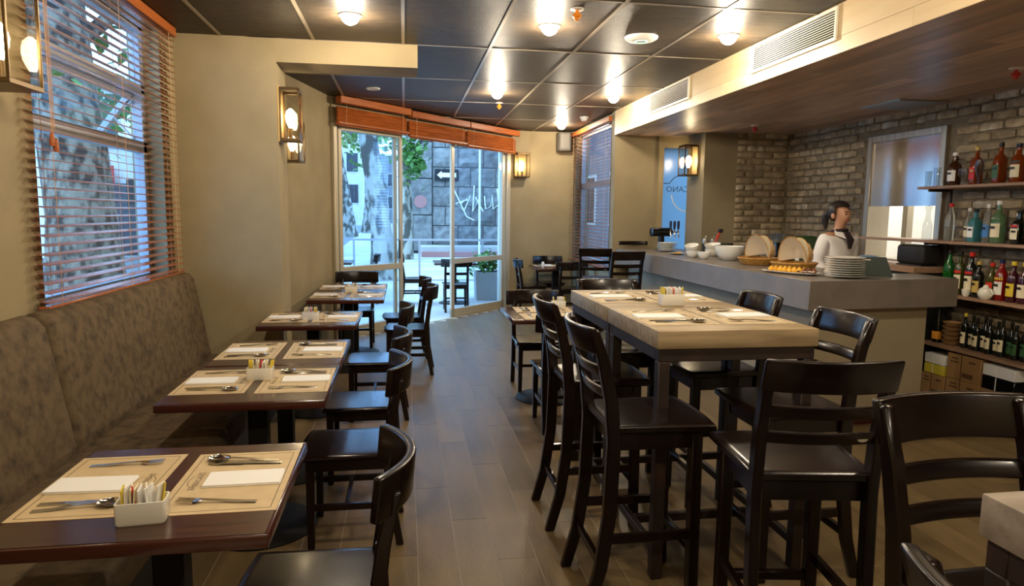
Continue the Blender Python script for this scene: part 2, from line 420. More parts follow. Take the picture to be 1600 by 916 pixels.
while z < 2.60:
    y = 4.35 + (row % 2)*.124
    while y+BRL < 8.34:
        inh = HY0-.10 < y+BRL and y < HY1+.10 and HZ0-.08 < z+BRH and z < HZ1+.08
        hid = (z < .86 and y > 5.15) or (y < 4.55 and z < .3) or (z < .44 and y > 4.4)
        if not inh and not hid:
            o = obj('brick', random.choice(BR['y'] if z > 1.6 else BR['y'][:9]), wbrick, (4.92, y, z)); nb += 1
        y += BRL+BGAP
    z += BRH+BGAP; row += 1
row = 0; z = 1.0
while z < 2.60:
    x = 4.205 - (row % 2)*.0
    xs = [4.205, 4.454, 4.70] if row % 2 == 0 else [4.205, 4.33, 4.579]
    for k, x in enumerate(xs):
        o = obj('brick', random.choice(BR['x']), wr, (x, 8.34, z))
        Lm = BRL
        if row % 2 and k == 0: o.scale.x = .47
        if row % 2 == 0 and k == 2: o.scale.x = .8
        if row % 2 and k == 2: o.scale.x = 1.25
    z += BRH+BGAP; row += 1

# bulkhead over the bar: soffit planks and pale front boards
bulk = struct(MB().box(2.765, 4.92, -1.7, 8.90, 2.63, CZ+.004).build('ceiling_bulkhead', 'dark_void'))
sw = .16
k = 0
x = 2.75
while x < 4.90:
    y = 1.6-((k*.77) % 1.3); x1 = min(x+sw, 4.91)
    while y < 8.34 + (.56 if x < 3.75 else 0):
        y1 = min(y+1.3, 8.33 if x > 3.6 else 8.9)
        if y1-y > .05 and y1 > x*.85: MB().box(x+.001, x1-.001, y+.001, y1-.001, 2.615, 2.63).build('soffit_plank', 'soffit_wood', bulk)
        y += 1.3
    x += sw; k += 1
for r, (za, zb) in enumerate(((2.615, 2.72), (2.72, CZ-.002))):
    y = 1.2-r*.5
    while y < 8.9:
        y1 = min(y+1.15, 8.9)
        MB().box(2.748, 2.765, y+.001, y1-.001, za+.001, zb-.001).build('front_board', 'birch', bulk)
        y += 1.15

# ------------------------------------------------------------------ glazed door wall
def dp(s, n, z): p = DA + DDIR*s + Vector((DDIR.y, -DDIR.x, 0))*n; return (p.x, p.y, z)   # along the wall, into the room
hd = struct(MB().box(0, DLEN, -.02, .16, 2.62, CZ).build('wall_door_header', 'plaster', loc=DA, rz=DANG))
th = struct(MB().box(.03, DLEN-.03, -.06, .10, -.01, .008).build('trim_2', 'alu', loc=DA, rz=DANG))
def leaf(name, s0, s1, off, mid, pane=True, wst=.055):
    z1 = 2.62
    f = MB(); f.box(s0, s0+wst, off-.02, off+.02, .01, z1); f.box(s1-wst, s1, off-.02, off+.02, .01, z1)
    f.box(s0, s1, off-.02, off+.02, z1-.07, z1); f.box(s0, s1, off-.02, off+.02, .01, .13); f.box(s0, s1, off-.018, off+.018, mid-.04, mid+.04)
    o = struct(f.build(name, 'alu', loc=DA, rz=DANG, bev=.004, seg=1))
    MB().box(s0+wst, s1-wst, off-.004, off+.004, .13, mid-.04).build('pane', 'window_glass', o)
    MB().box(s0+wst, s1-wst, off-.004, off+.004, mid+.04, z1-.07).build('pane', 'window_glass', o)
    return o
jb = MB(); jb.box(0, .06, -.05, .11, 0, 2.62); jb.box(DLEN-.10, DLEN, -.05, .11, 0, 2.62)
struct(jb.build('door_3', 'alu', loc=DA, rz=DANG, bev=.006, seg=1))
d1 = leaf('door_1', .07, 1.17, .06, .85)
l2 = leaf('door_1', .10, 1.22, .0, .85)
hb = MB().box(1.135, 1.155, .01-.045, -.02, .95, 1.2); hb.build('door_handle', 'iron_black', d1, bev=.004, seg=1)
d2 = leaf('door_2', 2.27, 3.66, .0, .85, wst=.07)

# raised wooden blinds above the doors
def door_blind(s0, s1, zb, zt, label):
    t = thing('wooden_blind', label, 'blind', dp(s0, .10, zb), DANG, 'wooden blinds over the glass doors')
    L = s1-s0; h = zt-zb
    MB().box(0, L, -.11, -.02, h-.085, h).build('headrail', 'blind_wood', t, bev=.006, seg=1)
    sl = MB().box(.015, L-.015, -.062, -.012, 0, .006).mesh('slat', 'blind_wood')
    n = 13; z0 = .035; dz = (h-.09-z0)/n
    for k in range(n): o = obj('slat', sl, t, (random.uniform(-.004, .004), random.uniform(-.004, .004), z0+k*dz)); o.rotation_euler.x = 1.02
    MB().box(.0, L, -.066, -.010, 0, .028).build('bottom_rail', 'blind_wood', t, bev=.005, seg=1)
    for u in (.12, L-.12):
        MB().tube([(u, -.066, .0), (u, -.075, h-.08)], .003, 4).build('cord', 'cord', t)
    return t
door_blind(-.02, 1.20, 2.60, 2.92, 'raised orange wooden blind over the fixed pane by the double lanterns')
door_blind(1.22, 2.47, 2.57, 2.90, 'raised orange wooden blind over the open middle doorway')
door_blind(2.49, 3.80, 2.55, 2.90, 'raised orange wooden blind over the door leaf beside the wall lantern')

# ------------------------------------------------------------------ left window
w1 = MB(); X0, X1 = -1.93, -1.86
fz = [(WZ0, WZ0+.05), (1.98, 2.06), (2.40, 2.46), (2.83, 2.88)]
for a, b in fz: w1.box(X0, X1, WY0, WY1, a, b)
w1.box(X0, X1, WY0, WY0+.05, WZ0, 2.88); w1.box(X0, X1, WY1-.06, WY1, WZ0, 2.88)
w1 = struct(w1.build('window_1', 'alu_blue', bev=.004, seg=1))
MB().box(-1.90, -1.893, WY0+.05, WY1-.06, WZ0+.05, 1.98).build('pane', 'window_glass', w1)
MB().box(-1.90, -1.893, WY0+.05, WY1-.06, 2.46, 2.83).build('pane', 'window_glass', w1)
sash = MB(); sh = .40                                        # awning sash, hinged at its top, pushed open
sash.box(-.02, .02, 0, .05, -sh, 0); sash.box(-.02, .02, WY1-WY0-.16, WY1-WY0-.11, -sh, 0); sash.box(-.02, .02, 0, WY1-WY0-.11, -.05, 0); sash.box(-.02, .02, 0, WY1-WY0-.11, -sh, -sh+.05)
so = sash.build('sash', 'alu_blue', w1, bev=.003, seg=1); so.location = (-1.92, WY0+.055, 2.40); so.rotation_euler = (0, math.radians(38), 0)
pn = MB().box(-.004, .004, .05, WY1-WY0-.16, -sh+.05, -.05).build('pane', 'window_glass', so)
MB().bar((-1.92, WY1-.07, 2.08), (-2.05, WY1-.09, 2.24), .02, .012).build('stay_arm', 'alu_blue', w1)
MB().bar((-2.05, WY1-.09, 2.24), (-1.92, WY1-.08, 2.34), .02, .012).build('stay_arm', 'alu_blue', w1)
struct(MB().box(-1.86, -1.74, WY0, WY1, WZ0-.03, WZ0).build('trim_3', 'plaster_dark'))
def slat_blind(name, label, loc, y0, y1, z0, z1, x, side, wood, n, tassel):
    t = thing(name, label, 'blind', loc)
    sl = MB().box(-.024, .024, y0, y1, -.0014, .0014).mesh('slat', wood)
    dz = (z1-.06-z0-.03)/n
    for k in range(n):
        o = obj('slat', sl, t, (x, random.uniform(-.003, .003), z0+.035+k*dz)); o.rotation_euler.y = side*math.radians(random.uniform(9.5, 12.5))
    MB().box(x-.028, x+.028, y0-.01, y1+.01, z0, z0+.018).build('bottom_rail', wood, t, bev=.004, seg=1)
    MB().box(x-.03, x+.035, y0-.02, y1+.02, z1-.07, z1).build('headrail', 'blind_wood', t, bev=.006, seg=1)
    for f in (.06, .5, .94):
        yy = y0+(y1-y0)*f
        for xx in (x-.024, x+.024): MB().tube([(xx, yy, z0), (xx, yy, z1-.05)], .0016, 4).build('ladder_cord', 'cord', t)
    if tassel:
        yy = y0+.10
        for d in (0, .015, .03): MB().tube([(x+.034, yy+d, 1.93+d), (x+.032, yy+d, z1-.05)], .002, 4).build('pull_cord', 'cord', t)
        tt = MB().lathe([(.004, .03), (.010, .02), (.014, -.02), (.011, -.035)], 8, (x+.034, yy, 1.91)); tt.lathe([(.004, .03), (.010, .02), (.014, -.02), (.011, -.035)], 8, (x+.036, yy+.03, 1.885))
        tt.build('tassel', 'blind_wood', t, smooth=True)
slat_blind('slat_blind', 'lowered cherry-wood slat blind on the bench-side window', (0, 0, 0), 3.56, 5.60, 1.09, 2.92, -1.705, 1, 'slat_wood', 38, True)
slat_blind('slat_blind', 'brown slat blind on the narrow window by the loudspeaker', (0, 0, 0), 9.12, 11.2, .82, 2.89, 2.755, -1, 'slat_wood', 40, False)
w2 = MB(); 
for a, b in ((RZ0, RZ0+.05), (1.98, 2.07), (RZ1-.05, RZ1)): w2.box(2.88, 2.95, RY0, RY1, a, b)
w2.box(2.88, 2.95, RY0, RY0+.05, RZ0, RZ1); w2.box(2.88, 2.95, RY1-.05, RY1, RZ0, RZ1)
w2 = struct(w2.build('window_2', 'alu_blue'))
MB().box(2.91, 2.918, RY0+.05, RY1-.05, RZ0+.05, 1.98).build('pane', 'window_glass', w2)
MB().box(2.91, 2.918, RY0+.05, RY1-.05, 2.07, RZ1-.05).build('pane', 'window_glass', w2)
# skirting
struct(MB().prism([(1.72,11.325),(2.07,11.395),(2.79,11.325),(2.79,11.30),(2.07,11.37),(1.73,11.30)], .004, .09).build('baseboard_back', 'plaster_dark'))
# ------------------------------------------------------------------ ceiling lamps and fittings
def downlight(x, y, label, lit=True):
    t = thing('ceiling_lamp', label, 'lamp', (x, y, CZ-.006), 0, 'round ceiling lamps')
    r = MB(); r.loft([[(rr*math.cos(2*PI*j/24), rr*math.sin(2*PI*j/24), zz) for j in range(24)] for rr, zz in ((.075, 0), (.078, -.008), (.066, -.014), (.058, -.010), (.056, 0))], caps=False)
    r.build('trim_ring', 'white_plastic', t, smooth=True)
    if lit:
        MB().lathe([(.054, -.002), (.060, -.018), (.056, -.036), (.040, -.054), (.020, -.064), (.004, -.067)], 20).build('bulb', 'down_lamp', t, smooth=True)
        lamp('lamp_light', 'POINT', (0, 0, -.115), DOWN_W, LAMP_COL, t, .045)
    else:
        MB().lathe([(.056, 0), (.050, -.004), (.004, -.005)], 20).build('lens', 'grille_white', t)
downlight(-.36, 5.03, 'lit ceiling lamp in front of the beam over the banquette')
downlight(1.045, 5.03, 'lit ceiling lamp between the orange sprinkler and the beam')
downlight(2.42, 5.03, 'lit ceiling lamp close to the large pale air grille')
downlight(1.045, 7.87, 'lit ceiling lamp above the middle wooden door blind')
downlight(2.40, 7.85, 'lit ceiling lamp beside the smaller air grille')
downlight(2.39, 10.48, 'lit ceiling lamp above the grey loudspeaker')
downlight(-.33, 7.88, 'small unlit ceiling spot behind the beam', False)
for x in (-.36, 1.045, 2.42): downlight(x, 2.2, 'lit ceiling lamp over the foreground tables, %s' % {-.36: 'bench side', 1.045: 'middle', 2.42: 'bar side'}[x])
for x in (-.36, 1.045, 2.42): downlight(x, -.6, 'lit ceiling lamp behind the viewpoint, %s' % {-.36: 'bench side', 1.045: 'middle', 2.42: 'bar side'}[x])
def lantern(name, label, loc, rz, h=.40, wd=.22, dp_=.19):
    """local: wall behind at +y, lantern projects to -y, z from 0"""
    t = thing('wall_lantern', label, 'lantern', loc, rz, 'glass wall lanterns')
    W = wd/2; fr = MB(); b = .013
    for sx in (-W, W-b):
        fr.box(sx, sx+b, -dp_, -dp_+b, .02, h-.02); fr.box(sx, sx+b, -b-.012, -.012, .02, h-.02)
    fr.box(-W, W, -dp_, -.012, 0, .022); fr.box(-W, W, -dp_, -dp_+b, h-.03, h-.014); fr.box(-W, -W+b, -dp_, -.012, h-.03, h-.014); fr.box(W-b, W, -dp_, -.012, h-.03, h-.014)
    fr.build('frame', 'brass_old', t, bev=.002, seg=1)
    MB().box(-W, W, -dp_, -.012, h-.014, h).build('cap', 'brass_old', t, bev=.004, seg=1)
    MB().box(-W, W, -.012, 0, -.01, h+.01).build('backplate', 'lamp_back', t, bev=.002, seg=1)
    MB().box(-W+b, W-b, -dp_+.004, -dp_+.008, .022, h-.03).build('pane', 'lantern_glass', t)
    for sx in (-W+.004, W-.008): MB().box(sx, sx+.004, -dp_+b, -b-.012, .022, h-.03).build('pane', 'lantern_glass', t)
    MB().lathe([(.016, .022), (.016, .09), (.013, .11)], 10, (0, -dp_/2, 0)).build('socket', 'brass_old', t, smooth=True)
    MB().lathe([(.010, .105), (.018, .12), (.036, .165), (.041, .20), (.032, .24), (.012, .262), (.002, .266)], 14, (0, -dp_/2, 0)).build('bulb', 'bulb', t, smooth=True)
    lamp('lantern_light', 'POINT', (0, -dp_/2, .195), LANTERN_W, LAMP_COL, t, .042)
    return t
lantern('', 'large glass wall lantern beside the bench-side window blind', (-1.75, 3.22, 2.075), PI/2, .42, .27, .2)
lantern('', 'glass wall lantern on the pier, higher of the pair', (-.99, 5.90, 2.135), PI/2, .42, .2, .165)
lantern('', 'glass wall lantern lower and behind the one on the pier', (-1.19, 7.15, 2.05), PI/2-.13, .40, .22, .2)
lantern('', 'glass wall lantern between door and loudspeaker', (1.90, 11.365, 2.16), .19, .40, .22, .19)
lantern('', 'glass wall lantern beside the frosted glass strip', (3.765, 8.60, 2.08), -PI/2, .40, .22, .2)
# sprinklers, detectors, loudspeaker, grilles, hatch panel
def sprinkler(x, y, z, m, label):
    t = thing('sprinkler', label, 'sprinkler', (x, y, z), 0, 'ceiling sprinklers')
    MB().lathe([(.045, 0), (.045, -.006), (.030, -.012), (.004, -.013)], 16).build('plate', 'white_plastic', t, smooth=True)
    b = MB().lathe([(.012, -.012), (.014, -.03), (.028, -.034), (.030, -.052), (.020, -.060), (.014, -.075), (.004, -.078)], 10); b.build('head', m, t)
sprinkler(1.137, 4.59, CZ-.006, 'orange_plastic', 'orange capped sprinkler in front of the middle ceiling lamp')
sprinkler(1.165, 8.57, CZ-.006, 'orange_plastic', 'orange capped sprinkler over the door blinds')
sprinkler(4.00, 7.54, 2.615, 'red_plastic', 'red sprinkler under the wooden soffit near the brick corner')
sprinkler(4.19, 4.29, 2.615, 'red_plastic', 'red sprinkler under the wooden soffit above the bottle shelves')
t = thing('ceiling_detector', 'white dome ceiling detector with a green ring', 'detector', (1.798, 5.21, CZ-.006))
MB().lathe([(.128, 0), (.124, -.012), (.10, -.026), (.06, -.032), (.004, -.033)], 28).build('dome', 'white_plastic', t, smooth=True)
MB().loft([[(rr*math.cos(2*PI*j/24), rr*math.sin(2*PI*j/24), zz) for j in range(24)] for rr, zz in ((.050, -.0332), (.050, -.036), (.042, -.036), (.042, -.0335))], caps=False).build('indicator_ring', 'led_green', t)
t = thing('smoke_detector', 'small white smoke detector near the loudspeaker', 'detector', (2.495, 9.52, CZ-.006))
MB().lathe([(.06, 0), (.06, -.02), (.052, -.028)], 18).build('base', 'white_plastic', t, smooth=True)
MB().lathe([(.044, -.028), (.046, -.045), (.034, -.058), (.004, -.06)], 18).build('chamber', 'white_plastic', t, smooth=True)
t = thing('loudspeaker', 'grey wall loudspeaker high in the far corner', 'speaker', (2.62, 11.26, 2.60), -.1)
MB().prism([(-.115, .06), (-.13, -.02), (-.09, -.12), (.09, -.12), (.13, -.02), (.115, .06)], 0, .30).build('cabinet', 'grey_speaker', t, bev=.02, seg=3)
MB().prism([(-.075, -.122), (-.075, -.13), (.075, -.13), (.075, -.122)], .03, .27).build('grille', 'grey_speaker', t, bev=.004, seg=1)
MB().box(-.03, .03, .05, .085, .1, .2).build('bracket', 'iron_black', t)
def air_grille(y0, y1, z0, z1, label):
    t = thing('air_grille', label, 'vent', (2.748, y0, z0), 0, 'air grilles on the bulkhead')
    L, h = y1-y0, z1-z0; b = .022
    f = MB(); f.box(-.016, 0, 0, L, 0, b); f.box(-.016, 0, 0, L, h-b, h); f.box(-.016, 0, 0, b, b, h-b); f.box(-.016, 0, L-b, L, b, h-b)
    f.build('frame', 'grille_white', t, bev=.002, seg=1)
    MB().box(-.003, 0, b, L-b, b, h-b).build('backing', 'dark_void', t)
    n = 11; sl = MB().boxc((-.008, L/2, 0), (.013, L-2*b, .004)).mesh('louvre', 'grille_white')
    for k in range(n):
        o = obj('louvre', sl, t, (0, 0, b+(h-2*b)*(k+.5)/n)); o.rotation_euler.y = -.5
air_grille(4.17, 5.27, 2.70, 2.915, 'larger-looking white air grille on the bulkhead over the high tables')
air_grille(6.49, 7.58, 2.70, 2.915, 'smaller-looking white air grille on the bulkhead over the far bar end')
t = thing('ceiling_hatch', 'grey access panel set in the wooden soffit', 'panel', (4.56, 5.85, 2.613))
MB().box(-.25, .25, -.27, .27, -.006, .002).build('frame', 'steel_brushed', t); MB().box(-.23, .23, -.25, .25, -.010, -.006).build('plate', 'alu_blue', t)

# ------------------------------------------------------------------ banquette
bench = thing('banquette', 'long mottled brown suede banquette under the window', 'bench', (0, 0, 0))
def cushion(x0, x1, y0, y1, z0, z1, r):
    return MB().box(x0, x1, y0, y1, z0, z1), r
for y0, y1 in ((-.5, 1.13), (1.13, 3.375), (3.385, 5.62)):
    b = MB(); prof = [(-1.735, .40), (-1.735, 1.06), (-1.722, 1.09), (-1.69, 1.10), (-1.64, 1.09), (-1.605, 1.05), (-1.56, .80), (-1.50, .44), (-1.50, .40)]
    rings = []
    ys = [y0, y0+.015, y0+.05] + [y0+.05+(y1-y0-.1)*k/6 for k in range(1, 6)] + [y1-.05, y1-.015, y1]
    for i, y in enumerate(ys):
        e = {0: .8, 1: .3, len(ys)-1: .8, len(ys)-2: .3}.get(i, 0)*.035
        rings.append([(max(-1.735, x-e) , y, z-(e if z > 1.0 else 0)) for x, z in prof])
    b.loft(rings).build('back_cushion', 'suede', bench, smooth=True)
for y0, y1 in ((-.5, 3.375), (3.385, 5.62)):
    MB().box(-1.52, -.92, y0, y1, .30, .45).build('seat_cushion', 'suede', bench, bev=.03, seg=4)
MB().box(-1.735, -1.0, -.5, 5.62, .004, .30).build('base', 'black_matte', bench)

# ------------------------------------------------------------------ tables
def low_table(cx, cy, label, lx=.72, ly=.735):
    t = thing('dining_table', label, 'table', (cx, cy, .004), 0, 'low dining tables')
    MB().box(-lx/2+.012, lx/2-.012, -ly/2+.012, ly/2-.012, .712, .7365).build('top', 'table_wood', t)
    e = MB(); h0, h1 = .698, .736; b = .014
    e.box(-lx/2, lx/2, -ly/2, -ly/2+b, h0, h1); e.box(-lx/2, lx/2, ly/2-b, ly/2, h0, h1); e.box(-lx/2, -lx/2+b, -ly/2+b, ly/2-b, h0, h1); e.box(lx/2-b, lx/2, -ly/2+b, ly/2-b, h0, h1)
    e.build('edge_trim', 'table_edge', t, bev=.006, seg=2)
    MB().box(-.045, .045, -.045, .045, .02, .70).build('column', 'iron_black', t, bev=.006, seg=1)
    MB().lathe([(.27, 0), (.27, .008), (.255, .016), (.08, .024), (.05, .03)], 36).build('base', 'iron_black', t, smooth=True)
    br = MB(); br.box(-.2, .2, -.02, .02, .685, .712); br.box(-.02, .02, -.2, .2, .685, .712); br.build('bracket', 'iron_black', t)
    return t
TX = -.715
LOWT = [(TX, 2.138, 'first'), (TX, 3.435, 'second'), (TX, 4.19, 'third'), (TX, 5.505, 'fourth'), (-.56, 6.98, 'fifth'), (-.56, 7.735, 'sixth')]
desc = ['dark wooden table first along the banquette, with printed mats', 'dark wooden table second along the banquette, joined to the third', 'dark wooden table third along the banquette, joined to the second',
        'dark wooden table fourth along the banquette, beside the pier', 'dark wooden table fifth in the bench row, before the glass door', 'dark wooden table sixth in the bench row, touching the glass door end']
for (x, y, n), d in zip(LOWT, desc): low_table(x, y, d)
low_table(1.20, 5.64, 'dark wooden table between two chairs behind the high tables')
low_table(2.36, 10.62, 'dark wooden table in the far corner under the loudspeaker')
def high_table(x0, y0, label, lx=.725, ly=.715, topmat='oak_pale', H=1.10):
    t = thing('high_table', label, 'table', (x0, y0, .004), 0, 'high tables'); H -= .004
    MB().box(0, lx, .001, ly-.001, H-.078, H).build('top', topmat, t, bev=.004, seg=2)
    z = H-.078; f = MB(); b = .045
    f.box(.01, lx-.01, .01, .01+b, z-.055, z); f.box(.01, lx-.01, ly-.01-b, ly-.01, z-.055, z); f.box(.01, .01+b, .01+b, ly-.01-b, z-.055, z); f.box(lx-.01-b, lx-.01, .01+b, ly-.01-b, z-.055, z)
    f.build('apron', 'frame_iron', t, bev=.003, seg=1)
    for sx in (.01, lx-.06):
        for sy in (.01, ly-.06): MB().box(sx, sx+.05, sy, sy+.05, 0, z-.055).build('leg', 'frame_iron', t, bev=.003, seg=1)
    s = MB(); s.box(.02, .05, .06, ly-.06, .10, .14); s.box(lx-.05, lx-.02, .06, ly-.06, .10, .14); s.box(.05, lx-.05, ly/2-.015, ly/2+.015, .10, .14)
    s.build('stretcher', 'frame_iron', t, bev=.003, seg=1)
    return t
high_table(1.035, 2.665, 'pale wooden high table with dark iron legs, in front of its twin')
high_table(1.035, 3.385, 'pale wooden high table behind its twin, near the bar', ly=.80)
high_table(1.00, .30, 'whitewashed high table cut off by the picture corner', topmat='oak_grey', lx=.8)

# ------------------------------------------------------------------ chairs
def rail_arc(hw, y0, bow, z0, z1, th, lean=0, n=14, lift=0):
    rings = []
    for k in range(n+1):
        u = -1+2*k/n; x = hw*u; y = y0+bow*u*u
        nx_, ny_ = -2*bow*u/hw, 1; l = math.hypot(nx_, ny_); nx_, ny_ = nx_/l*th/2, ny_/l*th/2
        zz = z1+lift*(1-u*u)
        rings.append([(x-nx_, y-ny_, z0), (x+nx_, y+ny_, z0), (x+nx_, y+ny_-lean, zz), (x-nx_, y-ny_-lean, zz)])
    return MB().loft(rings)
def seat_mb(w0, w1, d, z0, z1):
    b = MB(); rings = []
    pts = []
    for k in range(13):
        u = -1+2*k/12; pts.append((w1/2*u, d/2+.02*(1-u*u)))
    for k in range(7):
        u = 1-2*k/6; pts.append((w0/2*u, -d/2))
    for inset, z in ((.012, z0), (0, z0+.008), (0, z1-.008), (.008, z1-.002), (.03, z1)):
        rings.append([(x*(1-inset/.22), y*(1-inset/.22), z) for x, y in pts])
    return b.loft(rings)
def make_chair(label):
    t = thing('dining_chair', label, 'chair', (0, 0, 0), 0, 'low dining chairs'); m = 'espresso'
    seat_mb(.40, .43, .41, .43, .455).build('seat', m, t, smooth=True)
    a = MB(); a.box(-.17, .17, .15, .172, .375, .43); a.box(-.17, .17, -.18, -.16, .375, .43); a.box(-.182, -.16, -.17, .16, .375, .43); a.box(.16, .182, -.17, .16, .375, .43)
    a.build('seat_frame', m, t)
    for s in (-1, 1):
        MB().bar((s*.175, .165, 0), (s*.172, .162, .43), .032, .032, w2=.042, h2=.042).build('leg', m, t, bev=.004, seg=1)
        b = MB(); path = [(-.245, 0), (-.205, .22), (-.19, .45), (-.215, .64), (-.25, .80)]
        b.loft([[(s*.178-.019, y-wd/2, z), (s*.178+.019, y-wd/2, z), (s*.178+.019, y+wd/2, z), (s*.178-.019, y+wd/2, z)] for (y, z), wd in zip(path, (.034, .042, .048, .042, .032))])
        b.build('back_post', m, t, bev=.005, seg=1)
        MB().bar((s*.176, .16, .20), (s*.176, -.20, .20), .018, .030).build('side_stretcher', m, t)
    MB().bar((-.17, .0, .205), (.17, .0, .205), .020, .026).build('stretcher', m, t)
    rail_arc(.245, -.285, .095, .735, .865, .030, .012).build('top_rail', m, t, bev=.008, seg=3)
    rail_arc(.172, -.218, .02, .60, .645, .018).build('lower_rail', m, t, bev=.003, seg=1)
    return t
P90 = PI/2
chair0 = make_chair('dark wooden dining chair at the first banquette table, cut off below')
chair0.location = (-.28, 2.04, .004); chair0.rotation_euler.z = P90
CH = [(-.275, 3.33, P90, 'dark wooden dining chair pushed up to the second banquette table'),
      (-.265, 4.10, P90, 'dark wooden dining chair pushed up to the third banquette table'),
      (-.235, 5.30, P90, 'dark wooden dining chair pushed up to the fourth banquette table'),
      (.02, 6.75, P90-.05, 'dark wooden dining chair drawn back from the fifth bench-row table'),
      (-.02, 7.50, P90+.05, 'dark wooden dining chair drawn back from the sixth bench-row table'),
      (-.56, 8.05, PI, 'dark wooden dining chair at the head of the bench row before the glass'),
      (1.17, 5.98, PI, 'dark wooden dining chair on the far side of the table behind the high tables'),
      (1.16, 4.90, 0.0, 'dark wooden dining chair on the near side of the table behind the high tables'),
      (1.98, 10.55, -P90, 'dark wooden dining chair beside the door-side wall in the far corner'),
      (2.36, 11.0, PI, 'dark wooden dining chair against the back wall below the loudspeaker'),
      (2.45, 10.12, .05, 'dark wooden dining chair with its back to us at the far corner table')]
for x, y, r, l in CH: dup(chair0, (x, y, .004), r, l)
def make_stool(label):
    t = thing('bar_stool', label, 'stool', (0, 0, 0), 0, 'high stools around the high tables'); m = 'espresso'
    seat_mb(.40, .44, .42, .73, .765).build('seat', m, t, smooth=True)
    a = MB(); a.box(-.165, .165, .14, .165, .66, .73); a.box(-.18, -.155, -.17, .15, .66, .73); a.box(.155, .18, -.17, .15, .66, .73); a.box(-.165, .165, -.18, -.155, .66, .73)
    a.build('seat_frame', m, t)
    path = [(-.285, 0), (-.235, .18), (-.205, .40), (-.195, .70), (-.21, .86), (-.245, 1.02), (-.285, 1.14)]
    for s in (-1, 1):
        MB().bar((s*.168, .155, 0), (s*.165, .15, .73), .045, .045).build('leg', m, t, bev=.005, seg=1)
        b = MB(); b.loft([[(s*.185-.017, y-wd/2, z), (s*.185+.017, y-wd/2, z), (s*.185+.017, y+wd/2, z), (s*.185-.017, y+wd/2, z)] for (y, z), wd in zip(path, (.046, .052, .054, .054, .052, .046, .036))])
        b.build('back_post', m, t, bev=.005, seg=1)
        MB().bar((s*.176, .15, .30), (s*.18, -.21, .30), .020, .036).build('side_stretcher', m, t)
    MB().bar((-.165, .158, .22), (.165, .158, .22), .028, .036).build('footrest', m, t, bev=.004, seg=1)
    MB().bar((-.18, -.235, .20), (.18, -.235, .20), .020, .034).build('stretcher', m, t)
    rail_arc(.205, -.305, .045, 1.045, 1.150, .024, .03, lift=.0).build('top_rail', m, t, bev=.007, seg=3)
    rail_arc(.172, -.270, .028, .955, .998, .018, .012).build('back_slat', m, t, bev=.004, seg=1)
    s2 = rail_arc(.172, -.243, .024, .868, .908, .018, .010).build('back_slat', m, t, bev=.004, seg=1)
    bd = MB(); bd.lathe([(.017, 0), (.016, .002), (.004, .0025)], 14); bd.xf(Matrix.Translation((.125, -.242, .888)) @ Matrix.Rotation(.2, 4, 'Z') @ Matrix.Rotation(PI/2, 4, 'X') @ Matrix.Diagonal((1.2, .62, 1, 1)))
    bd.build('oval_badge', 'steel', s2)
    return t
st0 = make_stool('dark bar stool on the aisle side of the front high table')
st0.location = (.99, 2.66, .004); st0.rotation_euler.z = -P90
ST = [(.99, 3.38, -P90, 'dark bar stool on the aisle side of the rear high table'),
      (1.66, 2.77, P90, 'dark bar stool on the bar side of the front high table'),
      (1.66, 3.50, P90, 'dark bar stool on the bar side of the rear high table'),
      (1.31, 4.03, PI, 'dark bar stool at the far end of the rear high table'),
      (1.32, 2.13, -.16, 'dark bar stool with its back towards us before the front high table'),
      (1.30, 1.13, PI+.02, 'dark bar stool with tall ladder back behind the whitewashed table corner'),
      (.945, .565, -P90, 'dark bar stool whose pale-lit top rail pokes in below the whitewashed table'),
      (2.44, 8.52, -.35, 'dark ladder-back stool by the far end of the bar, behind its twin'),
      (2.52, 7.86, .10, 'dark ladder-back stool by the far end of the bar, in front of its twin')]
for x, y, r, l in ST: dup(st0, (x, y, .004), r, l)
rl = rail_arc(.20, 0, .03, 0, .05, .02).build('wall_rail', 'espresso', bev=.005, seg=2, loc=(3.03, 8.86, 1.17), rz=PI)
tag(rl, 'dark curved wooden rail on the wall above the far counter end', 'rail')
# ------------------------------------------------------------------ place settings
def strip(pts, th=.0022):
    """pts: (y, halfwidth, z) along the length"""
    return MB().loft([[(-w_, y, z), (w_, y, z), (w_*.8, y, z+th), (-w_*.8, y, z+th)] for y, w_, z in pts])
fork_mb = strip([(-.10, .008, 0), (-.06, .0075, .001), (0, .004, .005), (.035, .0035, .006), (.048, .011, .004), (.058, .0125, .003)])
for k in range(4): add(fork_mb, MB().bar((-.0105+.007*k, .056, .004), (-.0100+.0067*k, .100, .007), .0042, .002, w2=.0022))
FORK = fork_mb.mesh('fork', 'steel', smooth=True)
KNIFE = strip([(-.105, .009, 0), (-.05, .008, .001), (0, .006, .002), (.01, .009, .002), (.075, .0095, .002), (.095, .006, .002), (.105, .002, .002)]).mesh('knife', 'steel', smooth=True)
sp = strip([(-.10, .008, 0), (-.06, .0075, .001), (0, .004, .006), (.035, .004, .007), (.045, .006, .006)])
rings = []
for k in range(6):
    a = PI/2*k/5; rings.append([(.0215*math.cos(a)*math.cos(2*PI*j/16), .076+.034*math.cos(a)*math.sin(2*PI*j/16), .0085-.0075*math.sin(a)) for j in range(16)])
sp.loft(rings, caps=False); rings = [[(x*.93, .076+(y-.076)*.93, z+.0012) for x, y, z in r] for r in rings]; sp.loft(rings, caps=False)
SPOON = sp.mesh('spoon', 'steel', smooth=True)
MW, MD = .49, .33
MAT = MB().box(-MW/2, MW/2, -MD/2, MD/2, 0, .0008).mesh('placemat', 'kraft')
bp = MB(); q = .018; tk = .0022; zz = (.0008, .0011)
